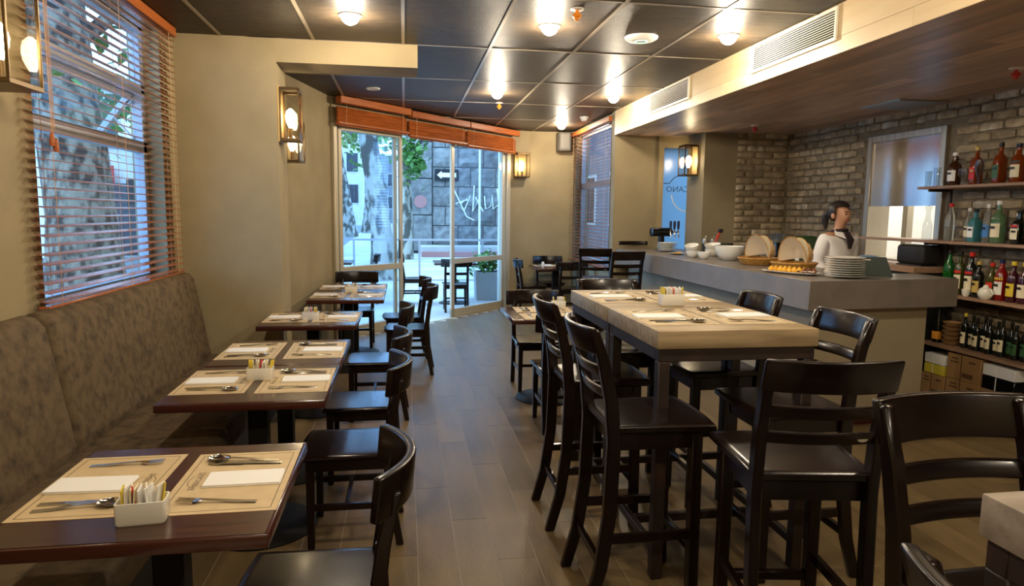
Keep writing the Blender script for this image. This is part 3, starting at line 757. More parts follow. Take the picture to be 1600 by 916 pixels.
bp.box(-MW/2+q, MW/2-q, -MD/2+q, -MD/2+q+tk, *zz); bp.box(-MW/2+q, MW/2-q, MD/2-q-tk, MD/2-q, *zz); bp.box(-MW/2+q, -MW/2+q+tk, -MD/2+q, MD/2-q, *zz); bp.box(MW/2-q-tk, MW/2-q, -MD/2+q, MD/2-q, *zz)
BORDER = bp.mesh('printed_border', 'ink')
lgm = text_mb('AMERICANO', .025, .0011); lgm.xf(Matrix.Translation((0, .108, 0)))
def flatline(b, pts, wd):
    for (x0, y0), (x1, y1) in zip(pts, pts[1:]):
        d = Vector((x1-x0, y1-y0)); n = Vector((-d.y, d.x)).normalized()*wd/2; i = len(b.v)
        b.v += [(x0-n.x, y0-n.y, .0011), (x1-n.x, y1-n.y, .0011), (x1+n.x, y1+n.y, .0011), (x0+n.x, y0+n.y, .0011)]; b.f.append((i, i+1, i+2, i+3))
flatline(lgm, [(-.072, .120), (-.045, .120), (-.034, .130), (0, .137), (.034, .130), (.045, .120), (.072, .120)], .002)
flatline(lgm, [(.05*math.cos(a), .098+.020*math.sin(a)) for a in [PI*1.05+PI*.9*k/10 for k in range(11)]], .0015)
LOGO = lgm.mesh('printed_logo', 'ink')
NAP = MB().box(-.058, .058, -.115, .115, 0, .004); add(NAP, MB().box(-.057, .057, -.113, .113, .0042, .008)); NAP = NAP.mesh('napkin', 'paper_white', bev=.0012, seg=1)
def setting(x, y, z, rz, where, fork=True, side=1, nap=True):
    def put(name, me, lx, ly, lz, lr, lab, cat):
        c, s = math.cos(rz), math.sin(rz)
        o = obj(name, me, None, (x+c*lx-s*ly, y+s*lx+c*ly, z+lz), rz+lr)
        if name in ('fork', 'knife', 'spoon'): o.scale = (1.35, 1.12, 1.3)
        return tag(o, lab+' '+where, cat, cat+' on the laid tables')
    j = lambda a: random.uniform(-a, a)
    m = put('placemat', MAT, 0, 0, .0003, j(.03), 'tan printed placemat on', 'placemat')
    obj('printed_border', BORDER, m); obj('printed_logo', LOGO, m)
    if nap: put('napkin', NAP, -.0+j(.01), -.035+j(.006), .0012, j(.05), 'folded white paper napkin on', 'napkin')
    put('fork', FORK, -.165+j(.01), .0+j(.012), .0012, j(.1), 'steel fork on', 'fork')
    put('knife', KNIFE, .135+j(.008), .0+j(.012), .0012, j(.08), 'steel knife on', 'knife')
    put('spoon', SPOON, .175+j(.01), .0+j(.012), .0012, j(.14), 'steel spoon on', 'spoon')
LT = .7405
for (x, y, n) in LOWT:
    nn = n+' banquette table' if n not in ('fifth', 'sixth') else n+' bench-row table'
    setting(x+.185, y+.03, LT, P90, 'the chair side of the '+nn)
    setting(x-.19, y+.04, LT, -P90, 'the bench side of the '+nn)
setting(1.19, 5.45, LT, 0, 'the near half of the table past the high tables')
setting(1.19, 5.84, LT, PI, 'the far half of the table past the high tables')
setting(2.30, 10.80, LT, PI, 'the far corner table')
for y, n in ((3.02, 'front'), (3.77, 'rear')):
    setting(1.215, y+.03, 1.1005, -P90, 'the aisle side of the %s high table' % n)
    setting(1.575, y+.03, 1.1005, P90, 'the bar side of the %s high table' % n)
# sugar caddies with paper packets
cb = MB(); W_, D_, H_ = .062, .036, .062
def ring(w, d, z, r=.008): 
    pts = []
    for cx, cy, a0 in ((w-r, d-r, 0), (-w+r, d-r, PI/2), (-w+r, -d+r, PI), (w-r, -d+r, 3*PI/2)):
        for k in range(4): a = a0+PI/2*k/3; pts.append((cx+r*math.cos(a), cy+r*math.sin(a), z))
    return pts
cb.loft([ring(W_-.004, D_-.004, 0), ring(W_, D_, .006), ring(W_, D_, H_), ring(W_-.004, D_-.004, H_), ring(W_-.005, D_-.005, .008)])
CADDY = cb.mesh('sugar_caddy', 'china', smooth=True)
PK = {c: MB().box(-.021, .021, -.0018, .0018, 0, .088).mesh('sugar_packet', c) for c in ('paper_white', 'l_yellow', 'l_cream', 'l_red')}
def caddy(x, y, z, rz, where, n=11):
    o = obj('sugar_caddy', CADDY, None, (x, y, z), rz); tag(o, 'white ceramic sugar caddy on '+where, 'caddy', 'white sugar caddies')
    for k in range(n):
        u = -.046+.092*k/(n-1); c = random.choice(['paper_white']*6+['l_cream']) if 0 < k < n-1 else 'l_yellow'
        if k == 4: c = 'l_red' if n > 10 else 'paper_white'
        p = obj('sugar_packet', PK[c], None, (x+math.cos(rz)*u+random.uniform(-.004, .004), y+math.sin(rz)*u+random.uniform(-.004, .004), z+.010), 0)
        p.rotation_euler = (random.uniform(-.18, .18), random.uniform(-.25, .25), rz+PI/2+random.uniform(-.3, .3))
        cn = {'paper_white': 'white', 'l_yellow': 'yellow', 'l_cream': 'cream', 'l_red': 'red'}[c]
        tag(p, '%s paper sugar packet, %s in the caddy on %s' % (cn, ORD[k], where), 'sugar packet', 'sugar packets on '+where)
caddy(-.705, 1.905, LT, .1, 'the first banquette table')
caddy(-.715, 3.50, LT, 0, 'the second banquette table')
caddy(-.72, 5.42, LT, 0, 'the fourth banquette table')
caddy(-.55, 7.25, LT, 0, 'the fifth bench-row table', 9)
caddy(1.40, 3.44, 1.1005, 0, 'the high tables')
caddy(1.36, 5.95, LT, 0, 'the table behind the high tables', 8)
t = thing('salt_shaker', 'small white shaker on the far corner table', 'shaker', (2.16, 10.60, LT))
MB().lathe([(.024, 0), (.026, .02), (.022, .05), (.020, .06)], 12).build('body', 'china', t, smooth=True); MB().lathe([(.021, .06), (.018, .074), (.004, .08)], 12).build('lid', 'china', t, smooth=True)

# ------------------------------------------------------------------ the bar counter
CT = 1.12
ctr = thing('bar_counter', 'long grey-brown bar counter with a thick overhanging top', 'counter', (0, 0, .004))
s = MB().prism([(2.86, 4.48), (4.17, 4.60), (4.17, 5.05), (3.72, 5.03), (3.72, 8.34), (3.72, 8.88), (2.80, 8.88)], .90, CT-.004)
s.build('top_slab', 'counter_top', ctr, bev=.004, seg=1)
s = MB().prism([(3.02, 4.62), (4.0, 4.70), (4.0, 4.95), (3.62, 4.95), (3.62, 8.86), (2.98, 8.86)], .09, .90)
s.build('body', 'counter_body', ctr)
s = MB().prism([(2.96, 4.57), (4.02, 4.65), (4.02, 4.9), (3.6, 4.9), (3.6, 8.86), (2.92, 8.86)], 0, .09); s.build('plinth', 'table_edge', ctr)
# --- things on the counter
def lathe_thing(name, prof, m, loc, label, cat, group=None, seg=24, rot=None):
    o = MB().lathe(prof, seg).build(name, m, None, smooth=True, loc=loc); tag(o, label, cat, group)
    if rot: o.rotation_euler = rot
    return o
PLATE = MB().lathe([(.055, 0), (.06, .002), (.10, .012), (.128, .016), (.128, .0185), (.10, .0155), (.055, .005), (.004, .004)], 36).mesh('plate', 'china', smooth=True)
for k in range(9):
    o = obj('plate', PLATE, None, (3.29+random.uniform(-.002, .002), 4.72+random.uniform(-.002, .002), CT+.0005+k*.0172), k); o.scale = (1.12, 1.12, 1.0)
    tag(o, 'white plate in the tall stack at the counter corner, %s from the bottom' % ORD[k], 'plate', 'plates in the tall stack at the counter corner')
for k in range(5):
    o = obj('plate', PLATE, None, (3.24+random.uniform(-.004, .004), 8.15, CT+.0005+k*.022), k); o.scale = (1.0, 1.0, 1.35)
    tag(o, 'white plate in the short stack below the beer tap, %s from the bottom' % ORD[k], 'plate', 'plates in the short stack below the beer tap')
def bowl(r, h): return [(r*.42, 0), (r*.48, .002), (r*.80, h*.35), (r*.97, h*.8), (r, h), (r*.965, h), (r*.92, h*.8), (r*.74, h*.36), (r*.4, h*.1), (.004, h*.09)]
lathe_thing('bowl', bowl(.075, .075), 'china', (3.08, 7.02, CT+.0005), 'small white bowl upright below a tilted one', 'bowl', 'white bowls on the bar')
o = lathe_thing('bowl', bowl(.075, .075), 'china', (3.085, 7.05, CT+.062), 'small white bowl tilted inside another bowl', 'bowl', 'white bowls on the bar'); o.rotation_euler = (.2, -.22, 0)
lathe_thing('bowl', bowl(.068, .075), 'china', (3.10, 6.78, CT+.0005), 'small white bowl alone in front of the big bowl', 'bowl', 'white bowls on the bar')
lathe_thing('bowl', bowl(.15, .145), 'china', (3.30, 6.62, CT+.0005), 'big white salad bowl on the bar', 'bowl', 'white bowls on the bar', 32)
lathe_thing('bowl', bowl(.09, .08), 'china', (3.42, 7.25, CT+.0005), 'white bowl half hidden behind the big bowl', 'bowl', 'white bowls on the bar')
o = lathe_thing('bowl', bowl(.09, .08), 'china', (3.42, 7.25, CT+.06), 'tilted white bowl half hidden behind the big bowl', 'bowl', 'white bowls on the bar'); o.rotation_euler = (.1, -.15, 0)
dsh = lathe_thing('dish', [(.05, 0), (.09, .014), (.10, .018), (.088, .016), (.05, .006), (.004, .005)], 'china', (3.12, 7.55, CT+.0005), 'shallow white dish of lemon slices', 'dish')
for k in range(5):
    o = MB().lathe([(.026, 0), (.028, .004), (.004, .008)], 12).build('lemon_slice', 'pastry', None, smooth=True, loc=(3.10+.018*k-.02, 7.54+random.uniform(-.025, .025), CT+.013+.004*k))
    tag(o, 'yellow lemon slice in the shallow white dish, %s of five' % ORD[k], 'lemon slice', 'lemon slices in the white dish')
# baskets with folded-back gauze covers
def basket(x, y, r, label, rz):
    t = thing('bread_basket', label, 'basket', (x, y, CT+.0005), rz, 'round bread baskets on the bar')
    MB().lathe([(r*.78, 0), (r*.84, .006), (r*.98, .05), (r, .062), (r*.97, .066), (r*.93, .05), (r*.8, .012), (.004, .010)], 32).build('tray', 'rush', t, smooth=True)
    rim = MB(); rim.tube([(r*math.cos(a), r*math.sin(a), .062) for a in [2*PI*k/28 for k in range(29)]], .008, 6); rim.build('rim', 'rush', t, smooth=True)
    # cover: ribs of a fan hinged on the far side, gauze between
    ang = [(82, 1.0), (108, 1.0), (126, .97), (141, .94), (154, .90), (166, .86)]
    def hoop(deg, sc, n=14):
        a = math.radians(deg); pts = []
        for k in range(n+1):
            u = PI*k/n; lx = r*sc*math.cos(u); h = r*1.18*sc*math.sin(u)
            pts.append((lx, -.02+h*math.cos(a)*-1*.9, .066+h*math.sin(a)))
        return pts
    hs = [hoop(d, s) for d, s in ang]
    g = MB(); 
    for h1, h2 in zip(hs, hs[1:]):
        i = len(g.v); n = len(h1); mid = [(Vector(p)*.5+Vector(q)*.5)*1 for p, q in zip(h1, h2)]
        mid = [m_-Vector((0, 0, .014)) for m_ in mid]
        g.v += [tuple(p) for p in h1]+[tuple(p) for p in mid]+[tuple(p) for p in h2]
        for k in range(n-1): g.f += [(i+k, i+k+1, i+n+k+1, i+n+k), (i+n+k, i+n+k+1, i+2*n+k+1, i+2*n+k)]
    g.build('gauze_cover', 'gauze', t, smooth=True)
    fr = MB(); n = len(hs[0]); i = 0
    c = (0, .075, .10); fr.v = [tuple(p) for p in hs[0]]+[c]
    fr.f = [(k, k+1, n) for k in range(n-1)]
    fr.build('gauze_front', 'gauze', t, smooth=True)
    for h in hs: MB().tube(h, .004, 5).build('rib', 'rush', t, smooth=True)
    return t
basket(3.30, 6.02, .185, 'woven bread basket with gauze cover folded back, beside the big bowl', -1.45)
basket(3.30, 5.42, .185, 'woven bread basket with gauze cover folded back, beside the pastry platter', -1.45)
for bx, by, w_ in ((3.30, 6.02, 'basket beside the big bowl'), (3.30, 5.42, 'basket beside the pastry platter')):
    for k in range(7):
        a = 2*PI*k/7; o = MB().ell((0, 0, 0), (.05, .028, .02), 10, 6).build('bread_roll', 'pastry', None, smooth=True, loc=(bx+.095*math.cos(a), by+.095*math.sin(a), CT+.034), rz=a)
        tag(o, 'golden bread roll, %s round the rim of the %s' % (ORD[k], w_), 'bread roll', 'bread rolls in the '+w_)
pt = MB(); pts = [(.245*math.copysign(abs(math.cos(a))**.5, math.cos(a)), .125*math.copysign(abs(math.sin(a))**.5, math.sin(a))) for a in [2*PI*k/32 for k in range(32)]]
pt.loft([[(x*.7, y*.7, 0) for x, y in pts], [(x, y, .016) for x, y in pts], [(x, y, .020) for x, y in pts], [(x*.9, y*.88, .010) for x, y in pts]])
PXY = (3.08, 5.07); PRZ = -1.15
pt = pt.build('pastry_platter', 'china', None, smooth=True, loc=(*PXY, CT+.0005), rz=PRZ); tag(pt, 'long white platter of pastries at the counter corner', 'platter')
for k in range(18):
    lx, ly = -.175+.043*(k % 9), -.035+.06*(k//9); c, s_ = math.cos(PRZ), math.sin(PRZ); br = k % 9 >= 7
    b = MB(); b.ell((0, 0, .016), (.027, .024, .018), 10, 6); b.ell((0, 0, .032), (.015, .014, .012), 8, 5)
    o = b.build('pastry', 'pastry_brown' if br else 'pastry', None, smooth=True, loc=(PXY[0]+c*lx-s_*ly, PXY[1]+s_*lx+c*ly, CT+.011), rz=k)
    tag(o, '%s pastry on the long white platter, %s in the %s row' % ('brown' if br else 'yellow', ORD[k % 9], 'front' if k < 9 else 'back'), 'pastry', ('brown' if br else 'yellow')+' pastries on the platter')
def tongs(x, y, rz, label):
    t = thing('tongs', label, 'tongs', (x, y, CT+.026), rz)
    for s_ in (-1, 1): strip([(-.11, .007, 0), (0, .008, .006), (.07, .012, .004), (.11, .016, 0)]).xf(Matrix.Translation((s_*.016, 0, 0)) @ Matrix.Rotation(s_*.07, 4, 'Z')).build('arm', 'steel', t, smooth=True)
    MB().box(-.014, .014, -.115, -.10, 0, .012).build('spring', 'steel', t)
tongs(3.00, 5.27, .7, 'steel serving tongs on the platter end beside the basket')
tongs(3.11, 4.84, -2.3, 'steel serving tongs leaning out of the pastries')
cl = MB(); n = 9
cl.loft([[(.17*math.cos(a)*(1+.12*math.sin(3*a)), .10*math.sin(a)*(1+.1*math.cos(4*a)), 0) for a in [2*PI*k/20 for k in range(20)]], [(.15*math.cos(a), .08*math.sin(a), .035+.015*math.sin(4*a)) for a in [2*PI*k/20 for k in range(20)]], [(.06*math.cos(a), .03*math.sin(a), .045+.012*math.sin(3*a)) for a in [2*PI*k/20 for k in range(20)]]])
cl = cl.build('cloth', 'linen', None, smooth=True, loc=(3.55, 5.24, CT+.0005), rz=1.3); cl.scale = (.7, .7, 1); tag(cl, 'crumpled cream cloth behind the pastry platter', 'cloth')
bd = thing('menu_board', 'dark slate easel board behind the tall plate stack', 'board', (3.56, 4.80, CT+.0005), -.35)
MB().loft([[(-.17, 0, 0), (.17, 0, 0), (.17, .008, 0), (-.17, .008, 0)], [(-.15, .12, .145), (.15, .12, .145), (.15, .128, .145), (-.15, .128, .145)]]).build('panel', 'slate', bd)
MB().loft([[(-.17, .24, 0), (.17, .24, 0), (.17, .248, 0), (-.17, .248, 0)], [(-.15, .12, .145), (.15, .12, .145), (.15, .128, .145), (-.15, .128, .145)]]).build('back_support', 'slate', bd)
MB().box(-.03, .03, .095, .10, .118, .128).build('mark', 'l_cream', bd)
# beer tap
tp = thing('beer_tap', 'black beer tap tower with three dark handles', 'beer tap', (3.27, 8.45, CT+.0005), .12)
MB().lathe([(.07, 0), (.07, .012), (.042, .022), (.040, .20)], 20).build('column', 'black_gloss', tp, smooth=True)
b = MB(); b.tube([(-.15, 0, .235), (-.145, 0, .235), (.13, 0, .235), (.14, 0, .235)], [.04, .056, .056, .045], 20); b.build('drum', 'black_gloss', tp, smooth=True)
for k in range(3):
    x = .08+.055*k; y = -.09
    f = MB(); f.tube([(x, -.04, .235), (x, y, .24), (x, y-.01, .20), (x, y-.02, .16)], [.012, .012, .010, .008], 10); f.tube([(x, y, .24), (x, y, .275)], .009, 8)
    f = f.build('faucet', 'chrome', tp, smooth=True)
    MB().lathe([(.009, .27), (.014, .285), (.018, .34), (.016, .375), (.004, .382)], 12, (x, y, 0)).build('handle', 'l_navy', tp, smooth=True)
# shakers, mill, jar with red spoon, coffee machine group
for k, (x, y) in enumerate(((3.60, 7.85), (3.68, 7.80))):
    t = thing('shaker', ('blue-grey' if k == 0 else 'pale') + ' metal condiment shaker behind the bowls', 'shaker', (x, y, CT+.0005), 0, 'condiment shakers')
    MB().lathe([(.036, 0), (.036, .10), (.032, .115)], 14).build('body', 'black_matte', t, smooth=True); MB().lathe([(.033, .115), (.036, .13), (.034, .17), (.02, .18)], 14).build('lid', 'steel_brushed', t, smooth=True)
    MB().tube([(0, 0, .18), (.012, -.01, .205), (.03, -.02, .22)], [.008, .007, .004], 8).build('spout', 'chrome', t, smooth=True)
t = thing('glass_jar', 'glass jar with a dark lid and red-handled tool on the bar', 'jar', (3.62, 7.35, CT+.0005))
MB().lathe([(.075, 0), (.078, .01), (.078, .11), (.07, .12)], 18).build('body', 'clear_glass', t, smooth=True); MB().lathe([(.082, .12), (.082, .142), (.004, .146)], 18).build('lid', 'black_matte', t, smooth=True)
t = thing('red_squeezer', 'red-handled hand tool with dark head standing beside the jar', 'tool', (3.60, 7.55, CT+.0005))
MB().tube([(-.02, 0, .0), (-.01, 0, .16), (.0, .0, .19)], [.012, .010, .012], 8).build('shaft', 'red_plastic', t, smooth=True)
MB().bar((0, 0, .18), (.035, 0, .26), .02, .028).build('grip', 'red_plastic', t, bev=.006); MB().box(.02, .07, -.02, .02, .255, .30).build('head', 'black_matte', t, bev=.006)
t = thing('coffee_machine', 'black coffee machine with glasses on top near the brick corner', 'coffee machine', (4.40, 7.55, 0))
MB().box(-.16, .16, -.2, .2, .90, 1.27).build('body', 'black_gloss', t, bev=.012); MB().box(-.165, .165, -.205, .205, 1.27, 1.285).build('cup_tray', 'steel_brushed', t); MB().box(-.18, -.16, -.13, .13, 1.06, 1.22).build('front_panel', 'steel_brushed', t); MB().box(-.20, .17, -.22, .22, .004, .90).build('stand', 'black_matte', t)
for k in range(4):
    o = MB().lathe([(.024, 0), (.034, .085), (.032, .085), (.022, .004), (.003, .003)], 12).build('tumbler', 'clear_glass', None, smooth=True, loc=(4.30+.075*(k % 2), 7.50+.085*(k//2), 1.2852)); tag(o, 'clear tumbler on the coffee machine, %s of four' % ORD[k], 'glass', 'tumblers on the coffee machine')
t = thing('green_bag', 'dark green printed bag standing behind the baskets', 'bag', (4.42, 7.05, 0))
MB().prism([(-.1, -.09), (.1, -.09), (.1, .09), (-.1, .09)], .90, 1.36).build('body', 'leaf_dark', t, bev=.04, seg=3); MB().box(-.105, -.10, -.05, .02, 1.05, 1.22).build('patch', 'l_white', t); MB().box(-.14, .14, -.14, .14, .004, .90).build('stand', 'black_matte', t)
# ------------------------------------------------------------------ kitchen hatch
hf = struct(MB().box(4.88, 5.14, HY0-.07, HY0, HZ0-.02, HZ1+.07).box(4.88, 5.14, HY1, HY1+.07, HZ0-.02, HZ1+.07).box(4.88, 5.14, HY0, HY1, HZ1, HZ1+.07).box(4.88, 5.14, HY0, HY1, HZ0-.03, HZ0).build('window_4', 'steel_brushed', bev=.005, seg=1))
b = MB(); rings = []
for k in range(25):
    y = HY0+(HY1-HY0)*k/24; dx = .006*math.sin(k*.42+.6)+.0015*math.sin(k*.9)
    rings.append([(4.905+dx, y, 1.69), (4.92+dx, y, 1.69), (4.92+dx*.4, y, HZ1), (4.905+dx*.4, y, HZ1)])
b.loft(rings).build('shutter', 'steel_panel', hf, smooth=True)
for nm, bx_ in (('wall_kitchen_back', (7.2, 7.3, 4.6, 8.4, 0, 2.92)), ('wall_kitchen_near', (5.14, 7.3, 4.5, 4.6, 0, 2.92)), ('wall_kitchen_far', (5.14, 7.3, 8.4, 8.5, 0, 2.92)), ('ceiling_kitchen', (5.14, 7.3, 4.5, 8.5, 2.92, 3.0)), ('floor_kitchen', (5.14, 7.3, 4.5, 8.5, -.1, 0))):
    struct(MB().box(*bx_).build(nm, 'kitchen_white'))
kl = MB().box(5.7, 6.7, 6.0, 7.4, 2.86, 2.90).build('kitchen_light', 'kitchen_lamp'); tag(kl, 'white ceiling light panel inside the kitchen', 'lamp')
lamp('kitchen_area', 'AREA', (6.2, 6.7, 2.85), KITCHEN_W, (1, .97, .9), kl, .9)
t = thing('kitchen_shelf', 'cream wall shelf seen through the kitchen hatch', 'shelf', (7.0, 7.0, 1.62))
MB().box(-.2, .2, -.9, .8, 0, .04).build('board', 'kitchen_beige', t); MB().box(-.02, .02, -.6, -.56, -.25, 0).build('bracket', 'steel_brushed', t); MB().box(-.02, .02, .4, .44, -.25, 0).build('bracket', 'steel_brushed', t)
t = thing('kitchen_counter', 'steel kitchen counter seen through the hatch', 'counter', (6.8, 7.0, 0))
MB().box(-.35, .35, -1.3, 1.2, .86, .92).build('top', 'steel_brushed', t); MB().box(-.3, .3, -1.3, 1.2, .0, .86).build('body', 'kitchen_beige', t)
t = thing('kitchen_post', 'grey upright post inside the kitchen hatch', 'post', (5.9, 7.35, 0))
MB().box(-.04, .04, -.04, .04, .0, 2.86).build('upright', 'steel_brushed', t); MB().box(-.07, .07, -.07, .07, .0, .01).build('foot', 'steel_brushed', t)
lathe_thing('kitchen_pot', [(.12, 0), (.13, .01), (.13, .16), (.125, .16), (.12, .015), (.004, .012)], 'steel_brushed', (6.75, 7.0, .92), 'steel pot on the kitchen counter', 'pot')
t = thing('herb_pot', 'small green herb in a white pot on the kitchen counter', 'plant', (6.68, 6.45, .92))
MB().lathe([(.05, 0), (.07, .12), (.062, .12), (.004, .1)], 14).build('pot', 'kitchen_white', t, smooth=True)
b = MB()
for k in range(60):
    a, r_ = random.uniform(0, 2*PI), random.uniform(0, .1); c = Vector((r_*math.cos(a), r_*math.sin(a), .14+random.uniform(0, .16)))
    d = Vector((random.uniform(-1, 1), random.uniform(-1, 1), random.uniform(-.2, 1))).normalized()*.03; e = d.cross(Vector((0, 0, 1))).normalized()*.014; i = len(b.v)
    b.v += [tuple(c-d), tuple(c+e), tuple(c+d), tuple(c-e)]; b.f.append((i, i+1, i+2, i+3))
b.build('leaves', 'leaf', t)
# service ledge under the hatch with toaster and towel
t = thing('service_ledge', 'brown service ledge below the kitchen hatch', 'counter', (4.67, 6.15, 0))
MB().box(-.2, .2, -.70, .65, 1.085, 1.14).build('top', 'shelf_wood', t, bev=.004, seg=1); MB().box(-.18, .2, -.68, .63, .004, 1.085).build('body', 'black_matte', t)
t = thing('toaster', 'black rounded toaster on the service ledge', 'toaster', (4.68, 5.66, 1.1405))
MB().box(-.1, .1, -.17, .17, .012, .19).build('body', 'black_matte', t, bev=.035, seg=4); MB().box(-.09, .09, -.16, .16, 0, .012).build('base', 'black_matte', t); MB().box(-.05, -.02, -.12, .12, .188, .192).build('slot', 'steel_brushed', t); MB().box(.02, .05, -.12, .12, .188, .192).build('slot', 'steel_brushed', t)
b = MB(); b.loft([[(.09*math.cos(a)*(1+.15*math.sin(3*a)), .19*math.sin(a), z_+.01*math.sin(5*a)*z_*20) for a in [2*PI*k/22 for k in range(22)]] if z_ < .04 else [(.04*math.cos(a), .08*math.sin(a), z_) for a in [2*PI*k/22 for k in range(22)]] for z_ in (0, .03, .055)])
o = b.build('towel', 'towel', None, smooth=True, loc=(4.60, 6.22, 1.1405)); tag(o, 'crumpled pale blue towel on the service ledge', 'towel')

# ------------------------------------------------------------------ bottle shelves
sh = thing('bottle_shelf', 'wall shelf unit of pale boards on dark pipe posts', 'shelf', (0, 0, .004))
for z_, y0, y1 in ((1.855, 3.7, 5.64), (1.38, 3.7, 6.42), (.925, 3.7, 5.64), (.475, 3.7, 5.64)):
    MB().box(4.60, 4.885, y0, y1, z_-.028, z_-.004).build('board', 'shelf_wood', sh, bev=.002, seg=1)
for y in (5.52, 4.1):
    MB().tube([(4.84, y, .0), (4.84, y, 2.05), (4.84, y+.0, 2.08), (4.885, y, 2.10)], .016, 10).build('post', 'frame_iron', sh, smooth=True)
    for z_ in (1.80, 1.33, .87, .42): MB().tube([(4.84, y, z_+.015), (4.62, y, z_+.015)], .012, 8).build('bracket', 'frame_iron', sh, smooth=True)
def bottle(y, zsh, h, r, kind, glass, cap, lab, label, x=4.72, lab2=None, sq=False, group='bottles on the bar shelves'):
    t = thing('bottle', label, 'bottle', (x, y, zsh+.0005), random.uniform(-.05, .05), group)
    if kind == 'wine': prof = [(r*.9, 0), (r, .01), (r, h*.60), (r*.9, h*.66), (r*.36, h*.76), (r*.34, h*.94), (r*.38, h*.95), (r*.38, h*.985), (r*.2, h*.985)]
    elif kind == 'squat': prof = [(r*.9, 0), (r, .012), (r, h*.58), (r*.82, h*.66), (r*.4, h*.73), (r*.33, h*.84), (r*.36, h*.93), (r*.2, h*.93)]
    elif kind == 'tall': prof = [(r*.9, 0), (r, .01), (r*1.02, h*.55), (r*.85, h*.68), (r*.42, h*.80), (r*.36, h*.93), (r*.2, h*.93)]
    else: prof = [(r*.8, 0), (r*.9, .01), (r*.86, h*.3), (r, h*.62), (r*.5, h*.76), (r*.34, h*.82), (r*.34, h*.93), (r*.2, h*.93)]
    seg = 4 if sq else 18
    b = MB()
    if sq:
        b.loft([ring(a*(1 if z_ < h*.7 else .9), a*(.8 if z_ < h*.7 else .9), z_, min(.012, a*.4)) for a, z_ in prof]); 
    else: b.lathe(prof, seg)
    b.build('glass', glass, t, smooth=True)
    MB().lathe([(r*.44, h*.90), (r*.46, h*.905), (r*.44, h*.995), (r*.3, h)], 12).build('cap', cap, t, smooth=True)
    if lab:
        for nm, m_, za, zb in (('label', lab, .14, .46),) + ((('neck_label', lab2, .50, .56),) if lab2 else ()):
            l = MB()
            if sq: l.box(-r-.0015, -r-.0003, -r*.68, r*.68, h*za, h*zb)
            else:
                rr = r*1.015; pts = [(rr*math.cos(a), rr*math.sin(a)) for a in [PI-.95+1.9*k/8 for k in range(9)]]
                i = len(l.v); l.v += [(x_, y_, h*za) for x_, y_ in pts]+[(x_, y_, h*zb) for x_, y_ in pts]; l.f += [(k, k+1, 10+k, 9+k) for k in range(8)]
            lo_ = l.build(nm, m_, t, smooth=not sq)
            if nm == 'label':
                p = MB(); w_ = r*.42
                p.box(-r*1.04-.003, -r*1.04-.002, -w_, w_, h*.34, h*.40)
                p.build('label_print', 'l_black' if m_ not in ('l_black', 'l_red') else 'l_gold', lo_)
    return t
S1, S2, S3, S4 = 1.855, 1.38, .925, .475
bottle(5.36, S1, .285, .052, 'squat', 'g_brown', 'l_white', 'l_white', 'brown spirit bottle with white cap and white label, top shelf', sq=False)
bottle(5.13, S1, .315, .042, 'squat', 'g_amber', 'l_gold', 'l_red', 'square amber whisky bottle with gold cap and slanted red label', sq=True)
bottle(4.90, S1, .325, .042, 'squat', 'g_amber', 'l_black', 'l_green', 'square amber whisky bottle with black cap and green label', sq=True)
bottle(4.735, S1, .305, .050, 'squat', 'g_amber', 'l_navy', 'l_cream', 'round amber whisky bottle with navy cap and cream label', lab2='l_black')
bottle(5.36, S2, .325, .040, 'tall', 'g_clear', 'l_red', None, 'clear engraved bottle with red cap on the second shelf')
bottle(5.22, S2, .285, .038, 'tall', 'g_clear', 'l_white', 'l_cream', 'slim clear bottle with white cap on the second shelf', x=4.78)
bottle(5.09, S2, .275, .045, 'squat', 'g_teal', 'l_black', 'l_white', 'teal square gin bottle with dark cap', sq=True)
bottle(4.985, S2, .315, .038, 'tall', 'g_clear', 'l_white', 'l_blue', 'clear bottle with blue and white label', x=4.74)
bottle(4.865, S2, .34, .052, 'squat', 'g_palegreen', 'l_white', 'l_cream', 'broad pale green bottle with white cap and cream label', lab2='l_green')
bottle(4.765, S2, .24, .036, 'squat', 'g_palegreen', 'l_white', None, 'small pale green bottle between two taller ones', x=4.80)
bottle(4.67, S2, .265, .048, 'squat', 'g_dark', 'l_black', 'l_cream', 'dark green square liqueur bottle with a red-banded label', sq=True, lab2='l_red')
bottle(4.555, S2, .265, .044, 'squat', 'g_brown', 'l_orange', 'l_cream', 'dark bottle with orange cap at the picture edge')
bottle(5.33, S3, .375, .044, 'tall', 'g_green', 'l_black', None, 'bright green bottle with black cap on the third shelf')
bottle(5.21, S3, .37, .042, 'wine', 'g_olive', 'l_black', 'l_cream', 'olive vermouth bottle with black cap', lab2='l_red')
bottle(5.09, S3, .37, .046, 'wine', 'g_dark', 'l_red', 'l_cream', 'dark vermouth bottle with bright red cap', lab2='l_red')
bottle(4.99, S3, .30, .042, 'wine', 'g_dark', 'l_gold', 'l_gold', 'dark bottle with gold foil neck and tan label', x=4.70)
bottle(4.88, S3, .295, .038, 'wine', 'g_olive', 'l_red', 'l_red', 'slim bottle with red cap and red label')
bottle(4.79, S3, .33, .046, 'tall', 'g_red', 'l_navy', 'l_white', 'red aperitif bottle with navy cap', lab2='l_yellow')
bottle(4.68, S3, .32, .044, 'wine', 'g_plum', 'l_yellow', 'l_yellow', 'plum bottle with yellow cap beside the red aperitif')
bottle(4.58, S3, .32, .044, 'wine', 'g_plum', 'l_yellow', 'l_cream', 'plum bottle with yellow cap and cream label, nearer the picture edge')
bottle(4.48, S3, .30, .044, 'wine', 'g_dark', 'l_orange', 'l_orange', 'dark bottle with orange label cut by the picture edge')
